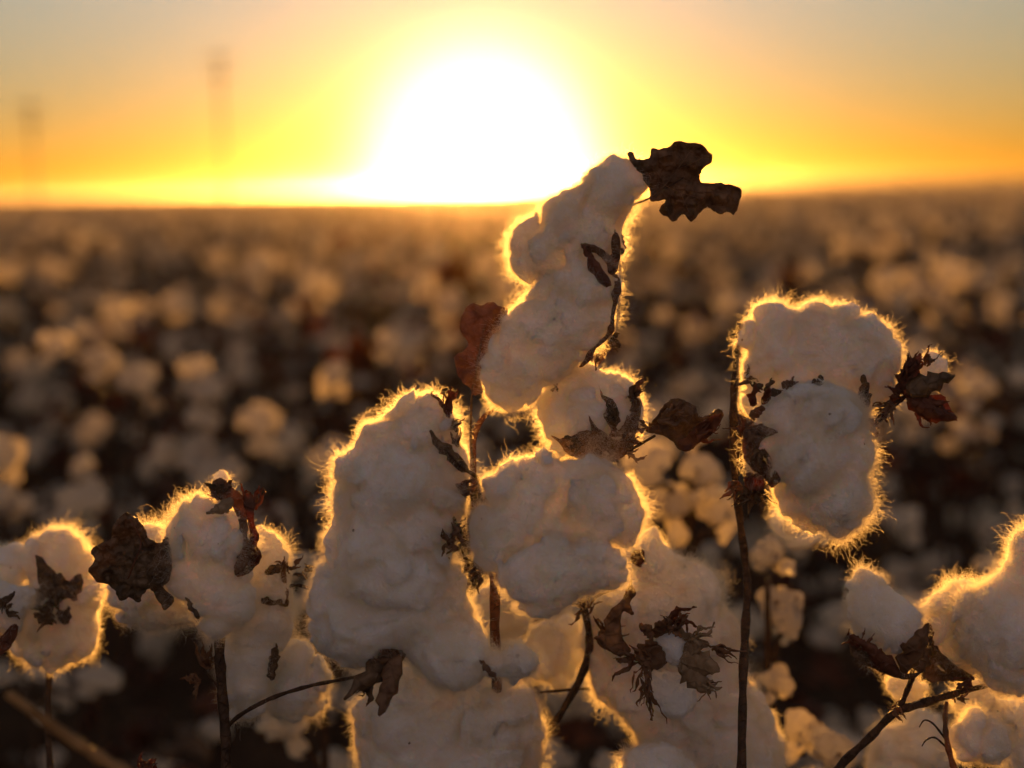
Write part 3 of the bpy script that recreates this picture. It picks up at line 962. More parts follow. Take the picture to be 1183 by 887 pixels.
# cupped dry carpel left in the lower boll
sheet('bur', Z4([(176, 494), (205, 476), (248, 480), (292, 500), (262, 512), (236, 530), (226, 562), (244, 598), (282, 632), (300, 662), (268, 690), (240, 650), (200, 624), (172, 575)]), .765, cF2, M_BUR, seed=94, crumple=1.6, cup=0,
      label='cupped brown bur sunk in the lint')
tuft('bract', 860, 500, .785, cF2, M_BUR, n=8, length=26, width=6, ang=-60, spread=220, seed=95)
bz = tuft('bract', 872, 560, .79, cF2, M_LEAF, n=14, length=38, width=6, ang=100, spread=150, seed=96)
tuft('bract', 850, 560, .79, cF2, M_BUR, n=8, length=26, width=5, ang=110, spread=160, seed=97)
sheet('bract', Z4([(175, 650), (200, 640), (240, 645), (245, 690), (215, 700), (185, 690)]), .78, cF2, M_LEAF_RED, seed=98, crumple=3)
px_blade('bur', (1001, 470, .79), (999, 432, .785), 13, cF, M_LEAF, cup=0.8, seed=99)
cotton([(Z4([(170, 300), (190, 288), (205, 300), (195, 325), (175, 325)]), 0, 10)], .815, cF, dens=0, erode=0, amp=0.0006, name='lint_tuft')
tuft('bract', 862, 435, .815, cF, M_LEAF, n=7, length=16, width=5, ang=-90, spread=300, seed=100)
px_tube('branch', [(1003, 500, .80, 7), (1018, 482, .805, 7), (1035, 466, .81, 6), (1050, 455, .81, 5)], p3, M_STEM, seed=22, rough=.3)
tuft('bract', 1010, 490, .80, p3, M_BUR, n=9, length=26, width=5, ang=150, spread=90, seed=101)
tuft('bract', 1032, 468, .80, p3, M_BUR, n=9, length=24, width=5, ang=140, spread=120, seed=102)
# half-open bur to the right
cR = cotton([(Z4([(770, 300), (782, 262), (805, 246), (828, 240), (846, 252), (858, 272), (850, 300), (820, 330), (780, 340)]), 0, 14)], .818, p3, dens=200, amp=0.003, label='half open bur with little lint at the right', lmul=.6)
px_blade('bur', (1045, 452, .80), (1062, 409, .80), 24, cR, M_LEAF_RED, cup=0.8, seed=103)
px_blade('bur', (1048, 454, .795), (1103, 432, .79), 26, cR, M_LEAF, cup=0.6, seed=104, bow=-6)
px_blade('bur', (1050, 460, .80), (1104, 484, .79), 30, cR, M_LEAF_RED, cup=0.7, seed=105, bow=6)
px_blade('bur', (1045, 455, .815), (1085, 408, .825), 22, cR, M_BUR, cup=0.6, seed=106)
sheet('bur', Z4([(730, 365), (770, 378), (850, 372), (870, 395), (885, 430), (905, 462), (870, 455), (820, 448), (770, 438), (740, 412)]), .80, cR, M_LEAF_RED, seed=107, crumple=5)
tuft('bract', 1042, 440, .80, cR, M_LEAF_RED, n=10, length=34, width=6, ang=-75, spread=90, seed=108)
tuft('bract', 1082, 475, .80, cR, M_LEAF_RED, n=5, length=22, width=5, ang=25, spread=60, seed=109)

for i, (tx, ty, n_, ln, wd, an, sp_, m_) in enumerate([
        (1050, 430, 8, 26, 5, -70, 100, 0), (1062, 470, 8, 28, 6, 30, 120, 0), (1040, 458, 8, 22, 5, 200, 120, 0), (1070, 420, 6, 20, 5, -60, 80, 1)]):
    tuft('bract', tx, ty, .802, cR, (M_LEAF_RED, M_BUR)[m_], n=n_, length=ln, width=wd, ang=an, spread=sp_, seed=560 + i)

# ---- plant 4: right bottom
p4 = empty('cotton_plant', ground_under(900, 900, 0.82))
props(p4, 'cotton plant leaning into the lower right corner with bolls along its slanting branch', 'cotton plant', GROUP_F)
main_stem([(1150, 789, .81, 5), (1100, 802, .81, 8), (1060, 814, .81, 10), (1033, 824, .81, 9), (1005, 852, .815, 9), (968, 888, .82, 10)], p4, seed=31)
px_tube('branch', [(1036, 822, .81, 7), (1045, 805, .81, 6), (1054, 780, .80, 7), (1050, 765, .80, 7)], p4, M_STEM, seed=32)
Q1 = Z8([(350, 290), (375, 262), (403, 234), (430, 250), (480, 290), (550, 330), (582, 380), (572, 440), (560, 520), (520, 558), (450, 530), (395, 465), (362, 385)])
cQ = cotton([(Q1, 0, 46)], .79, p4, label='pointed boll at the left of the slanting branch')
sheet('bur', Z8([(350, 465), (362, 445), (395, 470), (440, 520), (500, 560), (560, 572), (600, 560), (560, 590), (500, 585), (440, 560), (385, 535), (352, 500)]), .765, cQ, M_LEAF, seed=111, crumple=5, cup=3)
px_blade('bur', (1045, 775, .775), (1072, 718, .765), 26, cQ, M_BUR, cup=0.8, seed=112, bow=-5)
px_blade('bur', (1040, 780, .775), (985, 732, .765), 16, cQ, M_LEAF_RED, cup=0.8, seed=113, bow=-5)
tuft('bract', 992, 748, .785, cQ, M_LEAF_RED, n=9, length=24, width=5, ang=-100, spread=160, seed=114)
tuft('bract', 1028, 770, .78, cQ, M_LEAF_RED, n=7, length=22, width=5, ang=160, spread=120, seed=115)
R1 = Z8([(588, 390), (640, 330), (700, 295), (745, 275), (790, 290), (800, 420), (780, 530), (740, 590), (660, 560), (630, 480)])
cR1 = cotton([(R1, 0, 50)], .82, p4, label='boll between the pointed one and the big one')
px_blade('bur', (1060, 775, .79), (1078, 728, .785), 26, cR1, M_LEAF, cup=0.7, seed=116)
sheet('bur', Z8([(590, 400), (625, 410), (640, 480), (700, 540), (760, 580), (740, 600), (680, 595), (620, 600), (590, 560), (600, 480)]), .795, cR1, M_LEAF, seed=117, crumple=5, cup=3)
S1 = Z8([(708, 430), (718, 365), (765, 295), (820, 255), (862, 235), (862, 190), (935, 112), (1000, 70), (1080, 100), (1120, 250), (1100, 450), (1000, 600), (900, 625), (820, 600), (750, 525)])
cS = cotton([(S1, 0, 66)], .795, p4, label='big boll cut by the right edge')
tuft('bract', 1123, 785, .79, cS, M_LEAF_RED, n=7, length=20, width=5, ang=100, spread=160, seed=118)
cotton([(Z8([(482, 600), (530, 580), (610, 600), (632, 640), (560, 668), (500, 650)]), 0, 30)], .85, p4)
cotton([(Z8([(678, 640), (760, 600), (838, 650), (800, 700), (720, 690)]), 0, 30)], .84, p4)
cotton([(Z8([(690, 740), (760, 712), (830, 735), (862, 775), (870, 835), (830, 862), (760, 855), (710, 830)]), 0, 40)], .80, p4, label='small rough lock low at the right')
cotton([(Z8([(800, 690), (880, 665), (1000, 650), (1050, 800), (1000, 950), (900, 940), (875, 820)]), 0, 50)], .84, p4)
cotton([(Z8([(400, 890), (450, 785), (560, 705), (640, 720), (672, 800), (690, 900), (600, 980), (450, 980)]), 0, 60)], .93, p4)
px_tube('branch', [(1093, 812, .81, 5), (1092, 840, .80, 6), (1097, 870, .80, 7), (1105, 895, .80, 7)], p4, M_BUR, seed=33)
px_tube('tendril', [(1091, 852, .80, 2.5), (1078, 836, .80, 2.2), (1068, 832, .80, 1.8), (1062, 840, .80, 1.2)], p4, M_STEM, seed=34)
px_tube('tendril', [(1092, 862, .80, 2.5), (1080, 852, .80, 2.2), (1070, 855, .80, 1.8), (1065, 862, .80, 1.2)], p4, M_STEM, seed=35)
tuft('bract', 1035, 820, .80, p4, M_BUR, n=6, length=14, width=4, ang=-90, spread=300, seed=119)
tuft('bract', 1110, 805, .80, p4, M_BUR, n=6, length=14, width=4, ang=-60, spread=300, seed=120)

# ---- plant 5: left cluster
p5 = empty('cotton_plant', ground_under(256, 887, 0.80))
props(p5, 'cotton plant with a crumpled dark leaf and a boll topped by a red brown bur', 'cotton plant', GROUP_F)
main_stem([(262, 600, .83, 5), (258, 680, .815, 8), (254, 738, .80, 12), (255, 780, .80, 12), (260, 840, .80, 12), (262, 890, .80, 12)], p5, seed=41)
px_tube('branch', [(258, 846, .80, 5), (275, 828, .80, 5), (310, 808, .80, 5), (355, 793, .80, 4.5), (400, 784, .80, 4), (432, 777, .80, 5), (455, 765, .795, 6)], p5, M_STEM, seed=42)
px_tube('branch', [(300, 700, .83, 3), (330, 680, .82, 3.5), (345, 676, .815, 4), (368, 684, .815, 5)], p5, M_STEM, seed=43)
Lp = Z5([(255, 315), (272, 290), (262, 265), (290, 240), (320, 230), (322, 200), (332, 178), (350, 165), (367, 153), (385, 165), (402, 178), (415, 200), (422, 225), (440, 235), (462, 240), (475, 222), (492, 232), (488, 265),
         (495, 300), (482, 350), (470, 370), (495, 400), (498, 415), (472, 432), (455, 410), (430, 372), (415, 385), (400, 410), (370, 395), (345, 408), (325, 370), (300, 355), (272, 350)])
lf = sheet('leaf', Lp, .775, p5, M_LEAF, seed=121, crumple=11, step=2.4, label='crumpled dark brown leaf')
px_tube('midrib', [(148, 668, .768, 2), (155, 650, .766, 2), (163, 625, .768, 1.6), (150, 600, .77, 1)], lf, M_LEAF_RED, seed=122)
cotton([(Z5([(410, 212), (460, 203), (490, 222), (510, 300), (540, 395), (560, 450), (500, 462), (455, 468), (440, 476), (380, 470), (342, 432), (330, 380), (360, 300)]), 0, 40)], .82, p5,
       label='boll behind the crumpled leaf')
N1 = Z5([(490, 200), (530, 160), (540, 128), (590, 118), (630, 130), (690, 175), (715, 240), (702, 310), (722, 380), (712, 450), (660, 490), (620, 512), (585, 470), (562, 400), (505, 370), (490, 320), (512, 265), (492, 232)])
cN = cotton([(N1, 0, 48)], .785, p5, circles=[(245, 625, 34, 14), (243, 590, 17, 8)], label='boll capped by a red brown bur')
sheet('bur', Z5([(608, 72), (625, 58), (645, 62), (668, 85), (692, 100), (705, 130), (712, 200), (700, 240), (690, 210), (685, 170), (660, 130), (635, 118), (605, 104)]), .765, cN, M_BUR, seed=123, crumple=5)
sheet('bur', Z5([(700, 105), (718, 102), (730, 140), (728, 180), (742, 215), (738, 250), (752, 282), (725, 318), (690, 338), (678, 330), (700, 300), (712, 260), (716, 200), (705, 160)]), .775, cN, M_LEAF_RED, seed=124, crumple=6)
px_blade('bur', (283, 620, .76), (274, 664, .757), 18, cN, M_BUR, cup=0.8, seed=125)
px_blade('bur', (268, 580, .765), (240, 595, .76), 12, cN, M_BUR_PALE, cup=0.6, seed=126)
tuft('bract', 255, 575, .78, cN, M_LEAF, n=9, length=24, width=6, ang=-120, spread=140, seed=127)
cotton([([(247, 556), (253, 545), (261, 544), (264, 556), (259, 566), (250, 566)], 0, 12)], .79, cN, dens=120, amp=0.0008, name='lint_tuft', lmul=.7)
tuft('bract', 292, 590, .785, cN, M_LEAF_RED, n=9, length=34, width=6, ang=-85, spread=60, seed=128)
px_blade('bract', (230, 716, .77), (214, 688, .765), 6, cN, M_LEAF, cup=0.4, seed=129)
O1 = Z5([(735, 185), (760, 195), (790, 216), (827, 232), (815, 290), (825, 360), (832, 440), (826, 500), (792, 540), (770, 600), (782, 680), (722, 730), (655, 748), (648, 650), (640, 540), (690, 470), (718, 400), (715, 300), (725, 240)])
cO = cotton([(O1, 0, 46)], .82, p5, label='long drooping boll behind the stem')
px_blade('bract', (300, 692, .79), (330, 700, .79), 7, cO, M_LEAF, cup=0.5, seed=130, bow=4)
px_blade('bract', (330, 700, .80), (326, 650, .80), 7, cO, M_BUR, cup=0.5, seed=131, bow=4)
px_blade('bract', (312, 784, .79), (318, 742, .785), 12, cO, M_LEAF, cup=0.6, seed=132)
px_blade('bract', (308, 662, .79), (328, 655, .785), 10, cO, M_LEAF, cup=0.6, seed=133)
tuft('bract', 332, 660, .80, cO, M_BUR, n=6, length=20, width=4, ang=-80, spread=120, seed=134)
cotton([(Z5([(790, 522), (840, 516), (880, 530), (920, 580), (932, 640), (910, 720), (850, 752), (795, 742), (772, 690), (785, 620)]), 0, 40)], .84, p5)
tuft('bract', 240, 770, .82, p5, M_BUR, n=7, length=34, width=5, ang=-90, spread=60, seed=135)
tuft('bract', 232, 785, .82, p5, M_BUR, n=7, length=20, width=6, ang=180, spread=160, seed=136)
tuft('bract', 352, 660, .815, p5, M_LEAF, n=5, length=14, width=4, ang=-120, spread=300, seed=137)

# ---- plant 6: far left
p6 = empty('cotton_plant', ground_under(60, 900, 0.86))
props(p6, 'cotton plant at the left edge, its boll showing a dark star shaped bur', 'cotton plant', GROUP_F)
main_stem([(62, 680, .90, 6), (60, 740, .90, 7), (55, 820, .88, 8), (58, 890, .87, 8)], p6, seed=51)
J1 = Z5([(80, 250), (110, 216), (160, 210), (212, 240), (250, 262), (266, 290), (252, 330), (302, 370), (272, 450), (265, 520), (240, 562), (195, 575), (150, 602), (100, 580), (50, 550), (38, 500), (80, 400), (90, 320)])
cJ = cotton([(J1, 0, 50)], .87, p6, circles=[(14, 655, 24, -4), (-6, 665, 26, -6)], vox=0.0018, label='boll around a dark star shaped bur')
for i, (bx, by, tx, ty, w) in enumerate([(62, 700, 44, 642, 26), (64, 700, 96, 664, 30), (60, 704, 36, 680, 22), (66, 706, 84, 716, 24), (56, 706, 46, 722, 22), (66, 696, 70, 662, 26)]):
    px_blade('bur', (bx, by, .83), (tx, ty, .825), w, cJ, M_LEAF, cup=0.5, seed=140 + i)
tuft('bract', 62, 700, .825, cJ, M_LEAF, n=9, length=30, width=9, ang=0, spread=360, seed=147)
cK = cotton([(Z5([(-60, 360), (0, 350), (25, 385), (60, 375), (85, 368), (80, 415), (55, 470), (10, 505), (-60, 520)]), 0, 40)], .83, p6, label='boll cut by the left edge', long_frac=.2, lmul=1.3)
sheet('leaf', Z5([(-40, 520), (0, 510), (30, 480), (50, 478), (48, 510), (30, 540), (5, 562), (-40, 580)]), .82, p6, M_LEAF_RED, seed=148, crumple=5, label='red dead leaf at the left edge')
px_blade('bur', (-4, 705, .815), (16, 682, .81), 10, cK, M_LEAF, cup=0.5, seed=149)
tuft('bract', 4, 708, .81, cK, M_LEAF, n=5, length=18, width=5, ang=-40, spread=120, seed=150)

# ---- straw stalk out of focus at the bottom left
def dp(x, y, d, r):
    p = at(x, y, d)
    return (p.x, p.y, p.z, r)
q = at(160, 905, .60)
sk = [dp(8, 800, .60, .0020), dp(60, 838, .60, .0024), dp(110, 872, .60, .0026), (q.x, q.y, q.z, .0028)]
l = np.array(sk[-1][:3]); t = l - np.array(sk[-2][:3]); t /= np.linalg.norm(t)
e = l + np.array([.28, .03, 0]); e[2] = -.03
for i in range(1, 11):
    u = i / 10
    b = (1 - u) ** 3 * l + 3 * (1 - u) ** 2 * u * (l + t * .12) + 3 * (1 - u) * u * u * (e + np.array([-.02, 0, .3])) + u ** 3 * e
    sk.append((*b, .0028 + .001 * u))
v, f = tube_geo(sk, seed=5)
st = mesh_obj('dry_stalk', v, f, M_STRAW, None, origin=(e[0], e[1], 0))
props(st, 'bare straw coloured stalk slanting through the lower left corner', 'stalk')
v, f = tube_geo([dp(165, 876, .80, .0008), dp(166, 884, .80, .0012), dp(168, 900, .80, .0014), dp(175, 960, .80, .002)], seed=6)
bz = at(175, 960, .8)
pr = empty('cotton_seedling', Vector((bz.x, bz.y, 0)))
props(pr, 'small red leaved sprig just showing at the bottom edge under the crumpled leaf', 'cotton plant')
main_stem([(166, 886, .80, 3), (168, 905, .80, 4), (175, 960, .80, 5)], pr, M_STEM_RED, seed=52)
tuft('leaf', 166, 886, .80, pr, M_LEAF_RED, n=9, length=16, width=8, ang=-90, spread=200, seed=152)

# ================================================================== FIELD PLANTS


def blob_geo(lobes, sub, amp, seed, vox=None):
    """low resolution implicit boll for the field: lobes (x,y,z,r) in metres"""
    L = np.array(lobes)
    lo = (L[:, :3] - L[:, 3:]).min(0) - 0.006
    hi = (L[:, :3] + L[:, 3:]).max(0) + 0.006
    dim = np.ceil((hi - lo) / vox).astype(int) + 1
    X, Y, Z = np.meshgrid(*[lo[i] + vox * np.arange(dim[i]) for i in range(3)], indexing='ij')
    D = np.full(X.shape, 1.0)
    k = 0.006
    for x, y, z, r in L:
        g = np.sqrt((X - x) ** 2 + (Y - y) ** 2 + (Z - z) ** 2) - r
        hh = np.maximum(k - np.abs(D - g), 0) / k
        D = np.minimum(D, g) - hh * hh * k * .25
    P = np.stack([X, Y, Z], -1)
    D -= (np.abs(vnoise(P, 0.018, seed * 1.9)) * 2 - .5) * amp
    v, f = surface_nets(D, lo, vox)
    return v, f


def boll_variants(n, vox):
    out = []
    for i in range(n):
        r = random.Random(50 + i)
        lobes = [(0, 0, 0, .022)]
        for q in range(4):
            a = q * math.pi / 2 + r.uniform(-.4, .4)
            rr = r.uniform(.014, .022)
            lobes.append((math.cos(a) * .018, math.sin(a) * .018, r.uniform(-.012, .012), rr))
            if r.random() < .45:   # strung out, hanging lock
                lobes.append((math.cos(a) * .022, math.sin(a) * .022, -.028 - r.random() * .012, rr * .8))
        out.append(blob_geo(lobes, 0, .007, i + 3, vox))
    return out


def bur_geo(i, nL=5, nW=2):
    gs = []
    r = random.Random(90 + i)
    for q in range(4):
        a = q * math.pi / 2 + math.pi / 4 + r.uniform(-.3, .3)
        dr = np.array([math.cos(a), math.sin(a), 0])
        tip = dr * .030 + np.array([0, 0, .004 + r.uniform(-.01, .01)])
        gs.append(blade_geo(np.array([0, 0, -.024]), tip, .020, np.cross(dr, [0, 0, 1]), -.006, .4, nL=nL, nW=nW, seed=i * 5 + q))
    return join_geo(gs)


BV = boll_variants(6, .0042)
BVL = boll_variants(4, .0075)


def data_mesh(name, v, f, mats, idx=None):
    o = mesh_obj(name, v, f, mats, None, origin=(0, 0, 0), mat_idx=idx)
    me = o.data
    bpy.data.objects.remove(o)
    return me


def leaf_geo(seed, size=.03):
    r = random.Random(seed)
    out = []
    n = 16
    for i in range(n):
        a = 2 * math.pi * i / n
        lob = 1 + .35 * math.cos(3 * a) + r.uniform(-.12, .12)
        out.append((math.cos(a) * size * lob, math.sin(a) * size * lob))
    V = [(0, 0, 0)] + [(x * .5, y * .5, r.uniform(-.3, .3) * size) for x, y in out] + [(x, y, r.uniform(-.8, .5) * size) for x, y in out]
    Fc = []
    for i in range(n):
        j = (i + 1) % n
        Fc.append((0, 1 + i, 1 + j))
        Fc.append((1 + i, 1 + n + i, 1 + n + j, 1 + j))
    V = np.array(V)
    V2 = V + np.array([0, 0, .0006])
    m = len(V)
    fs = [t[::-1] for t in Fc] + [tuple(k + m for k in t) for t in Fc]
    for i in range(n):
        j = (i + 1) % n
        fs.append((1 + n + i, 1 + n + j, 1 + n + j + m, 1 + n + i + m))
    return np.concatenate([V, V2]), fs


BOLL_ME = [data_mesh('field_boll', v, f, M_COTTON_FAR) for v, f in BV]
BUR_ME = [data_mesh('field_bur', *bur_geo(i), M_BUR) for i in range(3)]
LEAF_GEO = [leaf_geo(i) for i in range(3)]
LEAF_ME = [data_mesh('field_leaf', v, f, M_LEAF if i else M_LEAF_RED) for i, (v, f) in enumerate(LEAF_GEO)]


def plant_plan(seed, H=.85):
    r = random.Random(seed)
    stem = [(0, 0, -.03, .006), (r.uniform(-.01, .01), r.uniform(-.01, .01), H * .35, .005), (r.uniform(-.02, .02), r.uniform(-.02, .02), H * .7, .0038), (r.uniform(-.03, .03), r.uniform(-.03, .03), H, .002)]
    S = catmull(stem, 10)
    branches, bolls, leaves = [], [], []
    nb = r.randint(6, 9)
    a = r.uniform(0, 6.28)
    for i in range(nb):
        t = .36 + .58 * i / (nb - 1)
        k = min(int(t * (len(S) - 1)), len(S) - 1)
        b = S[k][:3]
        a += 2.4 + r.uniform(-.4, .4)
        L = r.uniform(.10, .20) * (1.15 - .55 * (t - .3))
        e = b + np.array([math.cos(a) * L, math.sin(a) * L, r.uniform(.02, .09)])
        m = (b + e) / 2 + np.array([0, 0, .012])
        branches.append([(*b, .003), (*m, .0024), (*e, .0017)])
        bolls.append((e + np.array([0, 0, .012]), r.choice((.38, .48, .58, .66, .80)), r.uniform(0, 6.28), r.uniform(-.5, .5), r.randrange(6)))
        if r.random() < .6:
            bolls.append((m + np.array([r.uniform(-.01, .01), r.uniform(-.01, .01), .02]), r.uniform(.35, .65), r.uniform(0, 6.28), r.uniform(-.6, .6), r.randrange(6)))
        for _ in range(r.choice((1, 2, 3))):
            leaves.append((b * .4 + e * .6 + np.array([r.uniform(-.03, .03), r.uniform(-.03, .03), r.uniform(-.05, .03)]), r.uniform(.6, 1.1), [r.uniform(-1.2, 1.2) for _ in range(3)], r.randrange(3)))
    top = S[-1][:3]
    bolls.append((top + np.array([0, 0, .01]), r.uniform(.5, .85), r.uniform(0, 6.28), r.uniform(-.3, .3), r.randrange(6)))
    return stem, branches, bolls, leaves


def rotm(e):
    return np.array(Euler(e).to_matrix())


def proto_full(seed):
    """thing with parts; stays as the first copy"""
    stem, branches, bolls, leaves = plant_plan(seed)
    root = bpy.data.objects.new('cotton_plant', None)
    COL.objects.link(root)
    kids = []

    def kid(name, me, loc, rot, sc, par=root):
        o = bpy.data.objects.new(name, me)
        COL.objects.link(o)
        o.parent = par
        o.location = loc; o.rotation_euler = rot; o.scale = (sc, sc, sc)
        return o
    v, f = tube_geo(stem, seg=6, sub=4, seed=seed)
    kid('stem', data_mesh('field_stem', v, f, M_STEM), (0, 0, 0), (0, 0, 0), 1)
    for i, b in enumerate(branches):
        v, f = tube_geo(b, seg=5, sub=3, seed=seed + i)
        kid('branch', data_mesh('field_branch', v, f, M_STEM), (0, 0, 0), (0, 0, 0), 1)
    for p, s, a, ti, k in bolls:
        o = kid('cotton_boll', BOLL_ME[k], p, (ti, 0, a), s)
        kid('bur', BUR_ME[k % 3], (0, 0, 0), (0, 0, 0), 1, o)
    for p, s, e, k in leaves:
        kid('leaf', LEAF_ME[k], p, e, s)
    return root


def proto_merged(seed, low=False):
    stem, branches, bolls, leaves = plant_plan(seed)
    V, Fc, I, o = [], [], [], 0

    def add(v, f, mi):
        nonlocal o
        V.append(v); Fc.extend([tuple(int(q) + o for q in t) for t in f]); I.extend([mi] * len(f)); o += len(v)
    v, f = tube_geo(stem, seg=4, sub=1 if low else 3, seed=seed); add(v, f, 1)
    for i, b in enumerate(branches):
        v, f = tube_geo(b, seg=3, sub=1, seed=seed + i); add(v, f, 1)
    for p, s, a, ti, k in bolls:
        bv, bf = BVL[k % 4] if low else BV[k]
        M = rotm((ti, 0, a))
        add(bv @ M.T * s + p, bf, 0)
        uv, uf = bur_geo(k % 3, 3 if low else 5, 1 if low else 2)
        add(uv @ M.T * s + p, uf, 2)
    for p, s, e, k in leaves:
        lv, lf_ = LEAF_GEO[k]
        add(lv @ rotm(e).T * s + p, lf_, 3)
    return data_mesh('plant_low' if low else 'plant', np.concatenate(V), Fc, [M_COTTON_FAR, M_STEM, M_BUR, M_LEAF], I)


def copy_tree(o, parent=None):
    c = o.copy()
    COL.objects.link(c)
    c.parent = parent
    for ch in o.children:
        copy_tree(ch, c)
    return c


FULL = [proto_full(s) for s in (1, 2, 3, 4, 5)]
MERGED = [proto_merged(s) for s in (1, 2, 3, 4, 5)]
LOW = [proto_merged(s, True) for s in (1, 2, 3, 4, 5)]
used = [False] * 5
ROWA = R(4)     # rows run nearly across the view


def row_point(k, u):
    y = 1.90 + .95 * k
    return (u * math.cos(ROWA), y + u * math.sin(ROWA))


def in_view(x, y, pad=.25):
    return y > .5 and abs(x) < y * .385 + pad


cands = []
near_rows = {}
r = random.Random(5)
for k in range(0, 12):
    u = -8.0
    while u < 8.0:
        u += r.uniform(.10, .22)
        x, y = row_point(k, u)
        x += r.uniform(-.05, .05); y += r.uniform(-.09, .09)
        if in_view(x, y):
            cands.append((y, x))
cands.sort()
cands = cands[:300]
ylast = cands[-1][0]
GROUP_B = 'out of focus cotton plants across the field'
LAB_B = 'out of focus dried cotton plant with white bolls in the field behind the sharp plants'
NFULL = 70
for i, (y, x) in enumerate(cands):
    hs = r.choice((.70, .76, .82, .88, .94, 1.0, 1.05)) * r.uniform(.97, 1.03)
    if i < NFULL:
        j = r.randrange(5)
        if not used[j]:
            o = FULL[j]; used[j] = True
        else:
            o = copy_tree(FULL[j])
    else:
        o = bpy.data.objects.new('cotton_plant', MERGED[r.randrange(5)])
        COL.objects.link(o)
    o.location = (x, y, 0)
    o.rotation_euler = (r.uniform(-.07, .07), r.uniform(-.07, .07), r.uniform(0, 6.28))
    s = r.uniform(.92, 1.12)
    o.scale = (s, s, hs)
    props(o, LAB_B, 'cotton plant', GROUP_B)

for i, (px_, d_, hz_) in enumerate([(455, 1.22, .72), (560, 1.35, .76), (770, 1.4, .76), (1010, 1.5, .74), (120, 1.4, .72)]):
    o = copy_tree(FULL[i % 5])
    q_ = at(px_, 600, d_)
    o.location = (q_.x, q_.y, 0); o.rotation_euler = (0, 0, i * 1.9); o.scale = (.95, .95, hz_)
    props(o, 'short out of focus cotton plant in the dark gap close behind the sharp plants', 'cotton plant', 'short plants close behind the front row')

# the rest of the field: one mass, instanced
pts, rots, scs, ids = [], [], [], []
k = 0
y0 = 1.90
while True:
    y = 1.90 + .95 * k
    if y > 300: break
    sp = .14 if y < 30 else (.22 if y < 70 else .5)
    half = y * .40 + 3.0
    if y < 14: half = max(half, 6)
    u = -half
    while u < half:
        u += sp * r.uniform(.7, 1.3)
        px_, py_ = row_point(k, u)
        px_ += r.uniform(-.05, .05); py_ += r.uniform(-.09, .09)
        if py_ <= ylast and in_view(px_, py_, .27):
            continue
        if py_ < 1.0: continue
        pts.append((px_, py_, 0.0))
        rots.append((r.uniform(-.07, .07), r.uniform(-.07, .07), r.uniform(0, 6.28)))
        s = r.uniform(.92, 1.12) * (1.0 if y < 70 else 1.25)
        scs.append((s, s, r.choice((.70, .76, .82, .88, .94, 1.0, 1.05))))
        ids.append(r.randrange(5))
    k += 1
pm = bpy.data.meshes.new('field_of_cotton_plants')
pm.from_pydata(pts, [], [])
for nm, typ, dat, key in (('rot', 'FLOAT_VECTOR', np.array(rots).ravel(), 'vector'), ('scl', 'FLOAT_VECTOR', np.array(scs).ravel(), 'vector'), ('pid', 'INT', np.array(ids), 'value')):
    at_ = pm.attributes.new(nm, typ, 'POINT')
    at_.data.foreach_set(key, dat)
fo = bpy.data.objects.new('field_of_cotton_plants', pm)
COL.objects.link(fo)
props(fo, 'rows of cotton plants running on to the horizon', 'field', None, 'stuff')
# prototypes live in an unlinked collection
pc = bpy.data.collections.new('plant_prototypes')
for i, me in enumerate(LOW):
    po = bpy.data.objects.new('plant_kind_%d' % i, me)
    pc.objects.link(po)
ng = bpy.data.node_groups.new('scatter_plants', 'GeometryNodeTree')
ng.interface.new_socket('Geometry', in_out='INPUT', socket_type='NodeSocketGeometry')
ng.interface.new_socket('Geometry', in_out='OUTPUT', socket_type='NodeSocketGeometry')
gi = ng.nodes.new('NodeGroupInput'); go = ng.nodes.new('NodeGroupOutput')
ci = ng.nodes.new('GeometryNodeCollectionInfo')
ci.inputs['Collection'].default_value = pc
ci.inputs['Separate Children'].default_value = True
ci.inputs['Reset Children'].default_value = True
ip = ng.nodes.new('GeometryNodeInstanceOnPoints')
ip.inputs['Pick Instance'].default_value = True


def named(nm, dt):
    n = ng.nodes.new('GeometryNodeInputNamedAttribute')
    n.data_type = dt
    n.inputs['Name'].default_value = nm
    return n.outputs['Attribute']


e2r = ng.nodes.new('FunctionNodeEulerToRotation')
ng.links.new(named('rot', 'FLOAT_VECTOR'), e2r.inputs[0])
ng.links.new(gi.outputs[0], ip.inputs['Points'])
ng.links.new(ci.outputs[0], ip.inputs['Instance'])
ng.links.new(named('pid', 'INT'), ip.inputs['Instance Index'])
ng.links.new(e2r.outputs[0], ip.inputs['Rotation'])
ng.links.new(named('scl', 'FLOAT_VECTOR'), ip.inputs['Scale'])
ng.links.new(ip.outputs[0], go.inputs[0])
md = fo.modifiers.new('scatter', 'NODES')
md.node_group = ng

# ------------------------------------------------------------------ hand-placed out-of-focus plants just behind the front row


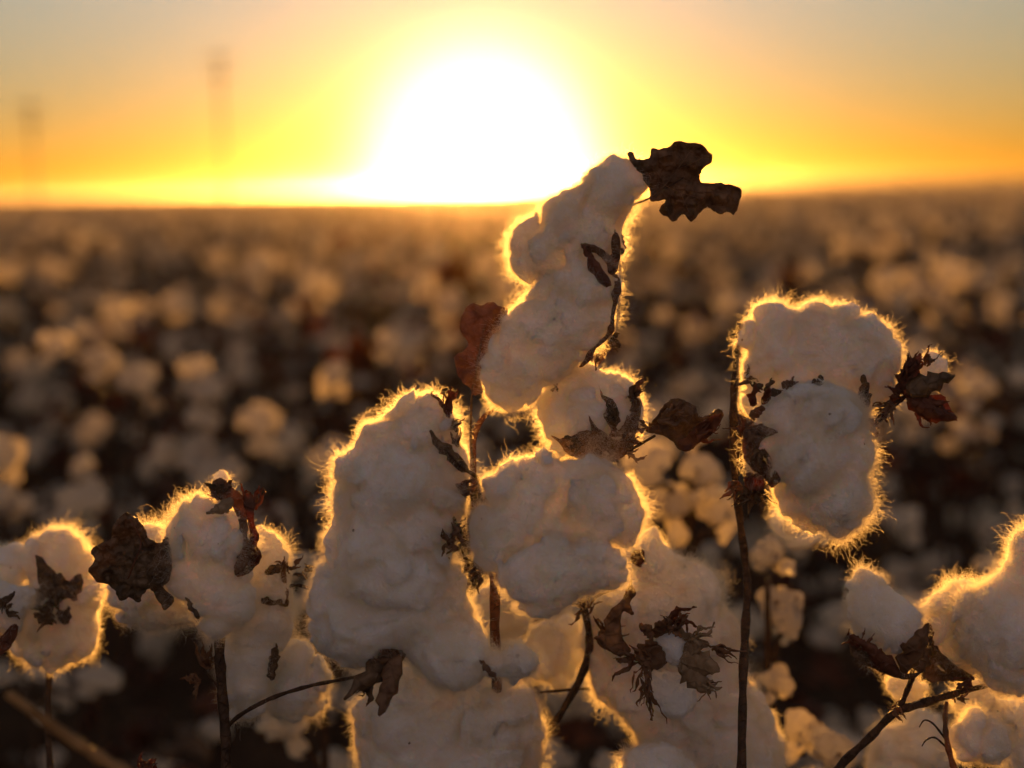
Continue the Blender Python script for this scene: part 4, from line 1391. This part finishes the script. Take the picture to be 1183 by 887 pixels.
def mid_plant(label, d, spots, lean=0.0, seed=1):
    """spots: (x, y, size_px) of its bolls in the photo; real plant at distance d"""
    rr = random.Random(seed)
    bx = sum(s[0] for s in spots) / len(spots)
    g = at(bx, 600, d)
    root = empty('cotton_plant', (g.x, g.y, 0))
    props(root, label, 'cotton plant')
    top = max((at(x, y, d) for x, y, s in spots), key=lambda p: p.z)
    G = np.array((g.x, g.y, 0.0))
    stem = [(*(G + [0, 0, -.03]), .006), (*(G * .5 + np.array(top) * .5 + [0, .01, 0]), .0048), (*(np.array(top) + [0, .005, -.02]), .002)]
    S = catmull(stem, 10)
    v, f = tube_geo(stem, seg=7, sub=6, seed=seed)
    mesh_obj('stem', v, f, M_STEM, root, origin=G)
    for x, y, s in spots:
        dd = d + rr.uniform(-.04, .04)
        p = np.array(at(x, y, dd))
        k = np.argmin(np.abs(S[:, 2] - (p[2] - .06)))
        b = S[k][:3]
        v, f = tube_geo([(*b, .003), (*((b + p) / 2 + [0, 0, .006]), .0024), (*(p - [0, 0, .02]), .0018)], seg=6, sub=4, seed=seed)
        mesh_obj('branch', v, f, M_STEM, root, origin=b)
        kk = rr.randrange(6)
        o = bpy.data.objects.new('cotton_boll', BOLL_ME[kk])
        COL.objects.link(o)
        sc = s * dd / F / .075
        o.parent = root
        o.location = p - G
        o.rotation_euler = (rr.uniform(-.6, .6), rr.uniform(-.4, .4), rr.uniform(0, 6.28))
        o.scale = (sc, sc, sc)
        u = bpy.data.objects.new('bur', BUR_ME[kk % 3])
        COL.objects.link(u)
        u.parent = o
    return root


mid_plant('out of focus cotton plant with bluish bolls between the middle boll and the straight stem', 1.15, [(748, 535, 62), (775, 580, 64), (812, 545, 55), (828, 590, 50), (735, 590, 50), (800, 500, 40)], seed=1)
mid_plant('out of focus cotton plant behind the straight stem at the lower right', 1.0, [(888, 640, 48), (905, 700, 60), (896, 785, 44), (930, 840, 55), (960, 868, 60)], seed=2)
mid_plant('out of focus cotton plant behind the branch at left of the shaggy boll', 1.12, [(362, 690, 55), (345, 655, 40), (370, 650, 36), (330, 830, 60)], seed=3)
mid_plant('out of focus cotton plant with a tall lit boll above the crumpled leaf', 1.9, [(226, 428, 44), (240, 452, 44), (236, 485, 42), (300, 488, 54), (232, 515, 40)], seed=4)
mid_plant('out of focus cotton plant at the left edge above the star bur boll', 1.6, [(-2, 520, 60), (8, 580, 60), (95, 578, 56), (75, 600, 45)], seed=5)
mid_plant('out of focus cotton plant above the big boll at the right edge', 1.5, [(1142, 655, 34), (1165, 690, 40)], seed=6)

# ================================================================== GROUND, RIDGE, POLES
m, nt, out = new_mat('dry_soil')
rp, no, tc = noise_ramp(nt, 6, [(0.3, (0.045, 0.028, 0.018)), (0.7, (0.10, 0.062, 0.038))], detail=9)
bump = N(nt, 'ShaderNodeBump'); bump.inputs['Distance'].default_value = .03
nt.links.new(no.outputs['Fac'], bump.inputs['Height'])
bd = N(nt, 'ShaderNodeBsdfDiffuse')
nt.links.new(rp.outputs[0], bd.inputs['Color']); nt.links.new(bump.outputs[0], bd.inputs['Normal'])
nt.links.new(bd.outputs[0], out.inputs['Surface'])
M_SOIL = m
# ground: fine furrowed sheet near, coarse far
xs = np.concatenate([-np.geomspace(1800, 6.5, 24), np.linspace(-6, 6, 61), np.geomspace(6.5, 1800, 24)])
ys = np.concatenate([[-30, -10, -3], np.linspace(-1, 14, 150), np.geomspace(15, 2600, 40)])
GX, GY = np.meshgrid(xs, ys, indexing='ij')
GZ = np.where(GY < 14.5, -0.03 + .045 * np.cos((GY - GX * math.tan(ROWA) - 1.90) / .95 * 2 * math.pi) * np.clip((14.5 - GY) / 4, 0, 1), -.03)
GZ = GZ + .015 * vnoise(np.stack([GX, GY, GX * 0], -1), .25) * (GY < 14.5)
gv = np.stack([GX, GY, GZ - 0.0], -1).reshape(-1, 3)
ny = len(ys)
I, J = np.meshgrid(np.arange(len(xs) - 1), np.arange(ny - 1), indexing='ij')
a = (I * ny + J).ravel()
gf = np.stack([a, a + ny, a + ny + 1, a + 1], 1)
g = mesh_obj('ground', gv, gf, M_SOIL, None, origin=(0, 0, 0))
props(g, 'bare dark soil under the cotton rows', 'ground', None, 'structure')

# distant low ridge on the right
hv, hf = [], []
nr = 90
for i in range(nr + 1):
    x = -60 + 1500 * i / nr
    t = max(0, (x + 20) / 600)
    h = 3.2 + 8.5 * min(1, t) ** .8 * (1 + .10 * math.sin(x * .021) + .06 * math.sin(x * .077))
    if x < 20: h = 3.2 * max(0, (x + 60) / 80)
    hv += [(.4 * x, 600, -.5), (.4 * x, 624 + 8 * math.sin(x * .01), .4 * h), (.4 * x, 760, .24 * h), (.4 * x, 840, -.5)]
for i in range(nr):
    for j in range(3):
        b = i * 4 + j
        hf.append((b, b + 4, b + 5, b + 1))
mr = mat_dry('far_land', (0.05, 0.035, 0.022), (0.09, 0.06, 0.04), 0, (0, 0, 0), scale=.02)
hl = mesh_obj('hill', hv, hf, mr, None, origin=(240, 680, 0))
props(hl, 'low dark rise of land along the right of the horizon', 'hill', None, 'structure')


def pole(px, top_px, D, label):
    p = at(px, 232, D)
    topz = at(px, top_px, D).z
    root = empty('marker_pole', (p.x, p.y, 0))
    props(root, label, 'pole')
    G = np.array((p.x, p.y, 0.0))
    v, f = tube_geo([(*(G + [0, 0, -.3]), .048), (*(G + [0, 0, topz * .5]), .044), (*(G + [0, 0, topz]), .036)], seg=10, rough=.02, sub=3)
    mesh_obj('pole', v, f, M_POLE, root, origin=G)
    for zz, w in ((topz - .15, .36), (topz - .55, .28)):
        bx = np.array([[sx * w, sy * .022 - .07, zz + sz * .022] for sx in (-1, 1) for sy in (-1, 1) for sz in (-1, 1)]) + G
        fs = [(0, 1, 3, 2), (4, 6, 7, 5), (0, 4, 5, 1), (2, 3, 7, 6), (0, 2, 6, 4), (1, 5, 7, 3)]
        arm = mesh_obj('crossarm', bx, fs, M_POLE, root, smooth=False)
        for sx in (-.9, -.45, .45, .9):
            c = G + [sx * w, -.07, zz + .02]
            v, f = tube_geo([(*c, .012), (*(c + [0, 0, .024]), .022), (*(c + [0, 0, .04]), .012), (*(c + [0, 0, .06]), .018)], seg=8, rough=0, sub=2)
            mesh_obj('insulator', v, f, M_POLE, arm)


pole(42, 118, 36, 'shorter marker pole blurred near the left edge of the horizon')
pole(260, 62, 34, 'taller marker pole blurred left of the sun')
pole(866, 186, 70, 'small far marker pole just right of the ragged leaf')

# ================================================================== LIGHT, SKY, AIR
sun = bpy.data.lights.new('sun', 'SUN')
sun.energy = 5.0
sun.angle = R(0.9)
sun.color = (1.0, 0.44, 0.08)
so = bpy.data.objects.new('sun', sun)
COL.objects.link(so)
so.rotation_euler = (-SUN_DIR).to_track_quat('-Z', 'Y').to_euler()
so.location = (0, 0, 6)

w = bpy.data.worlds.new('World')
scene.world = w
w.use_nodes = True
nt = w.node_tree
nt.nodes.clear()
wo = nt.nodes.new('ShaderNodeOutputWorld')
sky = nt.nodes.new('ShaderNodeTexSky')
sky.sky_type = 'NISHITA'
sky.sun_disc = False
sky.sun_elevation = SUN_EL
sky.sun_rotation = SUN_AZ
sky.altitude = 200
sky.air_density = 1.0
sky.dust_density = 0.3
sky.ozone_density = 1.0
bg = nt.nodes.new('ShaderNodeBackground')
bg.inputs['Strength'].default_value = 0.05
nt.links.new(sky.outputs[0], bg.inputs['Color'])
# aureole: forward scattered sunlight round the sun, a function of the angle to the sun only
tc = nt.nodes.new('ShaderNodeTexCoord')
dt = nt.nodes.new('ShaderNodeVectorMath'); dt.operation = 'DOT_PRODUCT'
nrm = nt.nodes.new('ShaderNodeVectorMath'); nrm.operation = 'NORMALIZE'
nt.links.new(tc.outputs['Generated'], nrm.inputs[0])
nt.links.new(nrm.outputs[0], dt.inputs[0])
dt.inputs[1].default_value = SUN_DIR
ac = nt.nodes.new('ShaderNodeMath'); ac.operation = 'ARCCOSINE'
nt.links.new(dt.outputs['Value'], ac.inputs[0])


def lobe(sigma_deg, power):
    a = nt.nodes.new('ShaderNodeMath'); a.operation = 'DIVIDE'; a.inputs[1].default_value = R(sigma_deg)
    nt.links.new(ac.outputs[0], a.inputs[0])
    b = nt.nodes.new('ShaderNodeMath'); b.operation = 'POWER'; b.inputs[1].default_value = power
    nt.links.new(a.outputs[0], b.inputs[0])
    c = nt.nodes.new('ShaderNodeMath'); c.operation = 'MULTIPLY'; c.inputs[1].default_value = -1
    nt.links.new(b.outputs[0], c.inputs[0])
    d = nt.nodes.new('ShaderNodeMath'); d.operation = 'EXPONENT'
    nt.links.new(c.outputs[0], d.inputs[0])
    return d.outputs[0]


last = bg.outputs[0]
for sg, pw, colr, st_ in ((4.3, 3.6, (1, .95, .90), 0.75), (28, 1.2, (.80, .95, 1.05), -.20)):
    e = nt.nodes.new('ShaderNodeBackground')
    e.inputs['Color'].default_value = (*colr, 1)
    ml = nt.nodes.new('ShaderNodeMath'); ml.operation = 'MULTIPLY'; ml.inputs[1].default_value = abs(st_)
    nt.links.new(lobe(sg, pw), ml.inputs[0])
    if st_ < 0:      # clearer, bluer air higher up
        sx = nt.nodes.new('ShaderNodeSeparateXYZ'); nt.links.new(nrm.outputs[0], sx.inputs[0])
        mr_ = nt.nodes.new('ShaderNodeMapRange'); mr_.interpolation_type = 'SMOOTHSTEP'
        mr_.inputs['From Min'].default_value = 0.0; mr_.inputs['From Max'].default_value = 0.20
        nt.links.new(sx.outputs['Z'], mr_.inputs['Value'])
        m2 = nt.nodes.new('ShaderNodeMath'); m2.operation = 'MULTIPLY'
        nt.links.new(ml.outputs[0], m2.inputs[0]); nt.links.new(mr_.outputs[0], m2.inputs[1])
        ml = m2
    nt.links.new(ml.outputs[0], e.inputs['Strength'])
    ad = nt.nodes.new('ShaderNodeAddShader')
    nt.links.new(last, ad.inputs[0]); nt.links.new(e.outputs[0], ad.inputs[1])
    last = ad.outputs[0]
# wide pink sky glow opposite the sun, added as fill on the boll fronts
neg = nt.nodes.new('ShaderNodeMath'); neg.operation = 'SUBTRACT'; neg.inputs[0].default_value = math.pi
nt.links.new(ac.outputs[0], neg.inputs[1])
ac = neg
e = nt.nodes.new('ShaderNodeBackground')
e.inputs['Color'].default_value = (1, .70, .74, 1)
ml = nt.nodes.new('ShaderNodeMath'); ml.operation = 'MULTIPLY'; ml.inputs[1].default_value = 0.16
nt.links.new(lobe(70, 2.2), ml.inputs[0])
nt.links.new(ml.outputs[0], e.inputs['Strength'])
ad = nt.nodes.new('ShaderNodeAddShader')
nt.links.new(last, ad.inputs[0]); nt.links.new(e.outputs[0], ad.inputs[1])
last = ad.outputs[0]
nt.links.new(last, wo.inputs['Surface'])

# dusty evening air
HAZE = 0.00042
if HAZE > 0:
    m, nt, out = new_mat('dusty_air')
    pv = N(nt, 'ShaderNodeVolumePrincipled')
    pv.inputs['Color'].default_value = (1.0, 0.86, 0.74, 1)
    pv.inputs['Density'].default_value = HAZE
    pv.inputs['Anisotropy'].default_value = 0.92
    nt.links.new(pv.outputs[0], out.inputs['Volume'])
    x0, x1, yy0, yy1, z0, z1 = -1900, 1900, -60, 2700, -1.1, 5.6
    bx = np.array([(x, y, z) for x in (x0, x1) for y in (yy0, yy1) for z in (z0, z1)])
    fs = [(0, 1, 3, 2), (4, 6, 7, 5), (0, 4, 5, 1), (2, 3, 7, 6), (0, 2, 6, 4), (1, 5, 7, 3)]
    hz = mesh_obj('haze', bx, fs, m, None, origin=(0, 0, 0), smooth=False)
    props(hz, 'thin golden dust hanging over the field', 'haze', None, 'stuff')

# ------------------------------------------------------------------ render settings
scene.view_settings.view_transform = 'Standard'
scene.view_settings.look = 'None'
scene.view_settings.exposure = 0.9
scene.view_settings.gamma = 1
scene.view_settings.use_curve_mapping = False
cy = scene.cycles
cy.use_denoising = True
cy.max_bounces = 6
cy.adaptive_threshold = 0.03
cy.diffuse_bounces = 4
cy.transmission_bounces = 6
cy.transparent_max_bounces = 8
cy.volume_bounces = 0
cy.sample_clamp_indirect = 4.0
scene.cycles_curves.shape = 'RIBBONS'
